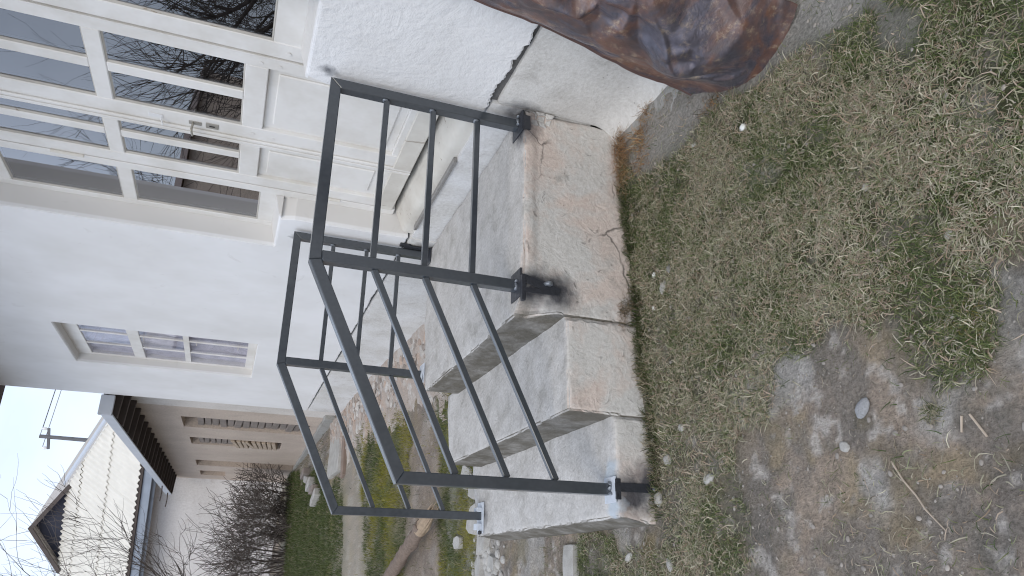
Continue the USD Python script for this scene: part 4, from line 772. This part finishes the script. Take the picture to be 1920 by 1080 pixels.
for k, (x, y, z, rz, lb) in enumerate([(-11.6, -.25, -.26, .1, 'grey brown brick on the ground nearest the tan wall'), (-11.0, -.42, -.27, -.15, 'second pale brick of the small row under the tan wall'), (-10.5, -.55, -.27, .2, 'tilted pale brick in the middle of the small row'), (-10.0, -.68, -.28, 0, 'dark brick lying in the small row'), (-9.6, -.84, -.28, .3, 'pale brick standing at the grass end of the small row')]):
    b = cbox(-.24, .24, -.06, .06, -.12, .02, .012); v = np.array(b.vertices); c, s = math.cos(rz), math.sin(rz)
    single('loose_brick', (v @ np.array([[c, s, 0], [-s, c, 0], [0, 0, 1]]) + [x, y, z], b.faces), M[('brick_grey', 'stone', 'stone', 'brick_grey', 'stone')[k]], lb, 'brick', group='loose bricks below the tan wall')
# rubble bank along the left plinth
rs = np.random.default_rng(9); rub, rcol = [], []
pal = np.array([[.44, .385, .35], [.45, .36, .305], [.48, .46, .44], [.37, .33, .30], [.54, .51, .48], [.28, .245, .22]])
for k in range(900):
    x = -1.9 - 6.2 * rs.random() ** 1.2; w = .62 + .25 * np.sin(x * 1.3) * .4
    y = .0 - abs(rs.normal(0, .30)) * w * 1.1; sz = .012 + .035 * rs.random() ** 2.5
    zz = float(G(x, y)) + .09 * max(0, 1 + y / .5) + .004
    s_ = stone((x, y, zz), (sz * (1 + .8 * rs.random()), sz, sz * .6), k, 1, .3); rub.append(s_); c = pal[rs.integers(len(pal))] * (.7 + .3 * rs.random()); rcol.append(np.tile(c, (len(s_[0]), 1)))
bv, bf = [], []
bx_, bt = np.meshgrid(np.linspace(-8.2, -1.72, 220), np.linspace(0, 1, 26), indexing='ij')
byy = .03 - .85 * bt; bzz = G(bx_, byy) - .02 + .13 * np.clip(1 - bt, 0, 1) ** 1.4 * np.clip((-1.72 - bx_) * 3, 0, 1) + .05 * (meshkit.fbm(np.stack([bx_ * 6, byy * 6, bx_ * 0], -1), 4, 14) - .5)
bi, bj = np.meshgrid(np.arange(219), np.arange(25), indexing='ij'); bq = np.stack([bi * 26 + bj, bi * 26 + bj + 1, (bi + 1) * 26 + bj + 1, (bi + 1) * 26 + bj], -1).reshape(-1, 4)
bp = np.stack([bx_, byy, bzz], -1).reshape(-1, 3); nn = fb(bp[:, :2], 4, 31); n2 = fb(bp[:, :2], 14, 32)
bc = mixc(np.tile([.36, .31, .275], (len(bp), 1)), (.42, .335, .28), sm(nn, .48, .64)); bc = mixc(bc, (.46, .44, .42), sm(n2, .52, .66) * .8)
single('rubble', cat_m([(bp, np.vstack([bq[:, [0, 1, 2]], bq[:, [0, 2, 3]]]))] + rub), M['vcol'], 'pinkish heap of broken brick and mortar along the whitewashed plinth', 'rubble', 40, kind='stuff', colors=np.vstack([bc] + rcol)) if False else None
cv, cf = cat_m([(bp, np.vstack([bq[:, [0, 1, 2]], bq[:, [0, 2, 3]]]))] + rub)
single('rubble', (cv, cf), M['vcol'], 'pinkish heap of broken brick and mortar along the whitewashed plinth', 'rubble', False, kind='stuff', colors=np.vstack([bc] + rcol))
# broken flagstones by the left end of the lowest step
flags = [((-2.36, -1.30), .10, 'flat pale flagstone fragment behind the far railing foot'), ((-2.16, -1.40), .085, 'small pale flagstone fragment against the second step'), ((-2.20, -1.60), .10, 'cracked flagstone beside the pale railing foot'), ((-2.02, -1.72), .11, 'pale flagstone touching the corner of the lowest step'), ((-2.12, -1.92), .10, 'flagstone at the edge of the yellow grass'), ((-2.52, -1.74), .055, 'thin pale chip lying in the yellow grass near the log'), ((-1.86, -1.90), .07, 'lumpy pale stone in front of the lowest step')]
for k, ((x, y), s, lb) in enumerate(flags):
    rs = np.random.default_rng(100 + k); a = np.sort(rs.random(8) * 6.28); rad = s * (.75 + .45 * rs.random(8))
    pg = Polygon(np.column_stack([x + rad * np.cos(a) * 1.15, y + rad * np.sin(a)])).buffer(0).buffer(.006)
    z = float(gheight(np.array([[x, y]]))[0]); m = trimesh.creation.extrude_polygon(pg.convex_hull, .05, engine='earcut'); m = hull(np.vstack([np.array(m.vertices) * [1, 1, 1] - [0, 0, 0], np.array(m.vertices)]))
    v = np.array(m.vertices); top = v[:, 2] > .02; v[top, :2] = (v[top, :2] - [x, y]) * .9 + [x, y]; v[:, 2] += z - .02 + (v[:, 0] - x) * rs.normal(0, .06)
    single('flagstone', (v, m.faces), M['stone'], lb, 'stone', False, 'broken flagstones left of the steps')
rs = np.random.default_rng(77); grv = []
for k in range(130):
    x, y = -1.95 + rs.normal(0, .13), -1.86 + rs.normal(0, .07) - .12 * rs.random(); sz = .008 + .022 * rs.random() ** 2
    grv.append(stone((x, y, float(G(x, y)) + .004), (sz * 1.2, sz, sz * .7), k + 300, 1, .3))
single('gravel', cat_m(grv), M['stone'], 'pale mortar crumbs and gravel beside the lowest step', 'gravel', False, kind='stuff')
single('concrete_kerb', noisy_block(-.80, -.68, -3.2, -1.80, -.75, -.548, res=.03, r=.012, amp=.006, seed=81), M['stone'], 'pale concrete kerb stone running away from the lowest step', 'kerb', 40)

# loose stones and sticks on the ground
sts = [((1.15, -1.51), (.030, .020, .012), 'grey_stone', 'smooth grey pebble on the bare soil, largest there'), ((.90, -.475), (.016, .013, .011), 'white', 'bright white lump of plaster in the grass below the rusty sheet'),
       ((.305, -.86), (.028, .018, .012), 'stone', 'pale flat stone in the grass below the middle railing post'), ((.62, -.385), (.020, .008, .007), 'stone', 'narrow pale stone near the dry tufts'), ((1.33, -.93), (.012, .010, .008), 'stone', 'small whitish stone in the middle of the lawn'),
       ((.17, -1.52), (.026, .020, .014), 'stone', 'pale stone beside the foot of the lowest step'), ((.08, -1.66), (.030, .022, .016), 'stone', 'pale stone next to the railing bracket at ground level'), ((.43, -1.62), (.028, .018, .012), 'stone', 'flat stone at the edge of grass and soil'),
       ((.13, -1.90), (.030, .016, .010), 'stone', 'long pale stone in the straw at the frame edge'), ((-.19, -1.87), (.032, .014, .010), 'stone', 'slim pale stone near the kerb'), ((.30, -1.42), (.018, .014, .010), 'stone', 'small pale stone in the straw'),
       ((.24, -.78), (.012, .010, .008), 'white', 'tiny white chip against the flank of the steps'), ((.22, -.92), (.013, .010, .008), 'white', 'white chip in the dark grass by the crack'), ((1.53, -1.16), (.014, .010, .007), 'stone', 'pale chip by the yellow tuft'), ((1.06, -1.60), (.020, .014, .008), 'stone', 'pale crumb on the soil'), ((.36, -.80), (.017, .012, .010), 'grey_stone', 'grey stone beside the pale flat stone')]
M['grit'] = simple('soil_grit', (.29, .265, .24), .9, 0, .65, 13)
M['white'] = simple('white_lump', (.72, .72, .70), .8, 0, .1, 40)
for k, ((x, y), s, mt, lb) in enumerate(sts):
    z = float(gheight(np.array([[x, y]]))[0]); single('loose_stone', stone((x, y, z + s[2] * .25), s, 200 + k, 2, .28), M[mt], lb, 'stone', True, 'loose stones on the ground')
def stick(pts, r, lb):
    p = np.array([(x, y, float(gheight(np.array([[x, y]]))[0]) + .006) for x, y in pts]); single('stick', tube(p, r, 6), M['stick'], lb, 'stick', 40, 'dry sticks on the soil')
stick([(1.21, -1.66), (1.235, -1.71), (1.265, -1.75), (1.285, -1.785), (1.33, -1.835)], [.0028, .0026, .0024, .0024, .0018], 'long thin dry stick on the bare soil')
stick([(1.44, -1.585), (1.425, -1.62)], [.003, .0025], 'short pale stick pointing away on the soil'); stick([(1.46, -1.585), (1.485, -1.64)], [.003, .003], 'short pale stick lying crosswise beside another')
stick([(.72, -.36), (.68, -.42)], [.0035, .003], 'pale stick in the grass near the rusty sheet')
rs = np.random.default_rng(5); pb, pc = [], []
for k in range(2600):
    x, y = -.2 + 2.3 * rs.random(), -2.1 + 1.9 * rs.random() ** .8; sz = .0016 + .0060 * rs.random() ** 6
    z = float(G(x, y)); pb.append((x, y, sz)); 
pp = np.array(pb); pz = gheight(pp[:, :2]); ms = [stone((x, y, z + s * .3), (s * 1.3, s, s * .6), 900 + k, 1, .25) for k, ((x, y, s), z) in enumerate(zip(pp, pz))]
single('pebbles', cat_m(ms), M['grit'], 'scattered grit and crumbs on the bare soil', 'pebbles', False, kind='stuff')

# ------------------------------------------------------------------ grass
def lawn_grass(n, seed):
    rs = np.random.default_rng(seed)
    p = np.column_stack([-1.1 + 3.3 * rs.random(n), -2.3 + 2.45 * rs.random(n)])
    w = inside(p, LAWN, 0.24, 5, 4.0) * (1 - inside(p, SAND, 0.03, 6, 12)) * (1 - inside(p, SAND2, .05, 7, 12)); cl = fb(p, 11, 40); big = fb(p, 2.6, 41)
    w = w * np.clip(.55 + 2.2 * (cl - .38), .16, 1) + .012 * (fb(p, 5, 42) > .55)
    w *= np.clip(1.12 - .85 * sm(-p[:, 1], 1.0, 1.6) * sm(fb(p, 6, 44), .36, .56), .12, 1)
    w = np.maximum(w, .035 * (fb(p, 7, 45) > .5)); w *= 1 - inside(p, BASE, 0); keep = rs.random(n) < w; p, cl, big = p[keep], cl[keep], big[keep]; n = len(p)
    gr = np.clip(sm(fb(p, 4.2, 43), .40, .60) * .50 + .22 + .30 * np.clip(.45 - p[:, 0], 0, .5), 0, 1); isg = rs.random(n) < gr
    L = np.where(isg, .014 + .030 * rs.random(n), .014 + .036 * rs.random(n) ** 1.6); W = np.where(isg, .0019, .0026) * (.55 + .9 * rs.random(n))
    tl = np.where(isg, .35 + .8 * rs.random(n), .8 + .75 * rs.random(n)); az = rs.random(n) * 6.283
    straw = np.array([[.46, .43, .315], [.35, .335, .225], [.58, .54, .42], [.40, .305, .22], [.30, .32, .19], [.47, .38, .30]])[rs.integers(0, 6, n)] * (.55 + .65 * rs.random(n))[:, None]
    grn = np.array([[.090, .125, .042], [.130, .160, .060], [.062, .092, .034], [.19, .21, .09]])[rs.integers(0, 4, n)] * (.7 + .5 * rs.random(n))[:, None]
    P = np.column_stack([p, gheight(p) - .002]); P[:, 2] += np.where(isg, 0, .010 * rs.random(n))
    return blades(P, az, tl, L, W, np.where(isg[:, None], grn, straw), .45)
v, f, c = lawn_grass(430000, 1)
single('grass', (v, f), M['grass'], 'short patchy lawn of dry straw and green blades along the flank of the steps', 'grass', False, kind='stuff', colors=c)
def field(n, seed):
    rs = np.random.default_rng(seed); p = np.column_stack([-16.5 + 14.7 * rs.random(n) ** .62, -2.7 + 2.9 * rs.random(n)])
    w = np.maximum.reduce([inside(p, GREEN1, 0.5, 9, 1.2), inside(p, GREEN2, 0.25, 10, 2.5), inside(p, GREEN3, 0.12, 11, 4)]); w = w * np.clip(.5 + 2 * (fb(p, 5, 50) - .42), .05, 1) + .03
    w *= 1 - inside(p, [(-1.85, .1), (.1, .1), (.1, -1.76), (-1.8, -1.76), (-2.05, -1.3)], 0); w *= 1 - .9 * inside(p, PATH, .14, 8, 1.6)
    keep = rs.random(n) < w; p = p[keep]; n = len(p); dist = np.hypot(p[:, 0] - 2.67, p[:, 1] + 1.95)
    L = (.018 + .035 * rs.random(n)) * (.8 + dist / 14); W = .0016 * (.6 + dist / 4.5); yel = sm(fb(p, 3, 26), .40, .56) * (p[:, 0] > -6)
    grn = np.array([[.078, .105, .034], [.105, .130, .042], [.066, .088, .034]])[rs.integers(0, 3, n)]; ye = np.array([.235, .22, .035])
    col = (grn * (1 - yel[:, None]) + ye * yel[:, None]) * (.7 + .5 * rs.random(n))[:, None]
    dry = rs.random(n) < .12; col[dry] = np.array([.33, .28, .19]) * (.7 + .4 * rs.random(dry.sum()))[:, None]
    return blades(np.column_stack([p, gheight(p) - .003]), rs.random(n) * 6.283, .2 + .8 * rs.random(n), L, W, col, .5)
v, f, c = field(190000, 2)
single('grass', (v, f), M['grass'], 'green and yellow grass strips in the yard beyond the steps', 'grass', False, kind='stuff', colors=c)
def tuft(x, y, rx, ry, n, Lm, seed, pal_, lb, z=None, lean=None, mt='grass'):
    rs = np.random.default_rng(seed); p = np.column_stack([x + rx * rs.normal(0, .5, n), y + ry * rs.normal(0, .5, n)]); zz = gheight(p) if z is None else np.full(n, z)
    az = rs.random(n) * 6.283 if lean is None else lean + rs.normal(0, .9, n)
    v, f, c = blades(np.column_stack([p, zz - .004]), az, .5 + .7 * rs.random(n), Lm * (.5 + .8 * rs.random(n)), .0022 * (.6 + .7 * rs.random(n)), np.array(pal_)[rs.integers(0, len(pal_), n)] * (.6 + .6 * rs.random(n))[:, None], .7)
    single('grass_tuft', (v, f), M['grass'], lb, 'grass tuft', False, 'tufts of grass by the steps', colors=c)
dry = [[.40, .24, .12], [.33, .19, .095], [.46, .32, .18], [.24, .14, .08]]; dk = [[.075, .07, .045], [.16, .12, .075], [.28, .21, .14]]
tuft(.09, -.10, .07, .13, 330, .085, 1, dry, 'reddish dry grass tuft in the corner of steps and plinth', -.462, -.5)
tuft(.09, -.22, .05, .10, 190, .075, 5, dry, 'reddish dry grass tuft leaning out of the flank of the steps', -.475, -.7)
tuft(.26, -.17, .07, .12, 190, .070, 2, dry, 'smaller dry tuft on the concrete apron', -.475)
tuft(.33, -.05, .05, .06, 80, .060, 6, dry, 'sparse dry tuft close to the plinth', -.465)
tuft(.09, -.90, .06, .06, 150, .060, 3, dk, 'dark tuft growing from the crack in the flank of the steps', -.455)
tuft(.75, -.29, .09, .04, 140, .040, 4, dry[:1] + dk, 'brownish tuft at the foot of the rusty sheet')

rs = np.random.default_rng(88); n = 1500
p = np.column_stack([.2 + 1.9 * rs.random(n), -2.15 + 1.6 * rs.random(n)]); keep = (fb(p, 6, 61) > .47) | (rs.random(n) < .25); p = p[keep]; n = len(p)
v, f, c = blades(np.column_stack([p, gheight(p) + .002]), rs.random(n) * 6.283, 1.35 + .2 * rs.random(n), .008 + .022 * rs.random(n) ** 2, .0012 + .0014 * rs.random(n), np.array([[.42, .36, .27], [.30, .24, .17], [.16, .13, .10], [.50, .45, .37]])[rs.integers(0, 4, n)], .15)
single('straw_litter', (v, f), M['grass'], 'short bits of straw scattered over the bare soil', 'straw', False, kind='stuff', colors=c)
tuft(1.36, -1.56, .03, .025, 160, .030, 11, [[.40, .37, .28], [.30, .27, .19], [.12, .14, .06]], 'small dry tuft on the bare soil above the long stick')
tuft(1.50, -1.36, .07, .06, 220, .032, 12, [[.16, .17, .06], [.22, .18, .06], [.10, .13, .05]], 'mossy green tuft at the far edge of the bare soil')

rs = np.random.default_rng(99); n = 2600
p = np.column_stack([.052 + .055 * rs.random(n) ** 1.6, -.28 - 1.46 * rs.random(n)]); p = p[(fb(p, 7, 71) > .44)]; n = len(p)
isg = rs.random(n) < .5 + .3 * (p[:, 1] > -1.1); col = np.where(isg[:, None], np.array([[.070, .095, .036], [.10, .125, .05], [.045, .06, .028]])[rs.integers(0, 3, n)], np.array([[.42, .38, .27], [.30, .25, .17], [.16, .12, .08]])[rs.integers(0, 3, n)]) * (.6 + .6 * rs.random(n))[:, None]
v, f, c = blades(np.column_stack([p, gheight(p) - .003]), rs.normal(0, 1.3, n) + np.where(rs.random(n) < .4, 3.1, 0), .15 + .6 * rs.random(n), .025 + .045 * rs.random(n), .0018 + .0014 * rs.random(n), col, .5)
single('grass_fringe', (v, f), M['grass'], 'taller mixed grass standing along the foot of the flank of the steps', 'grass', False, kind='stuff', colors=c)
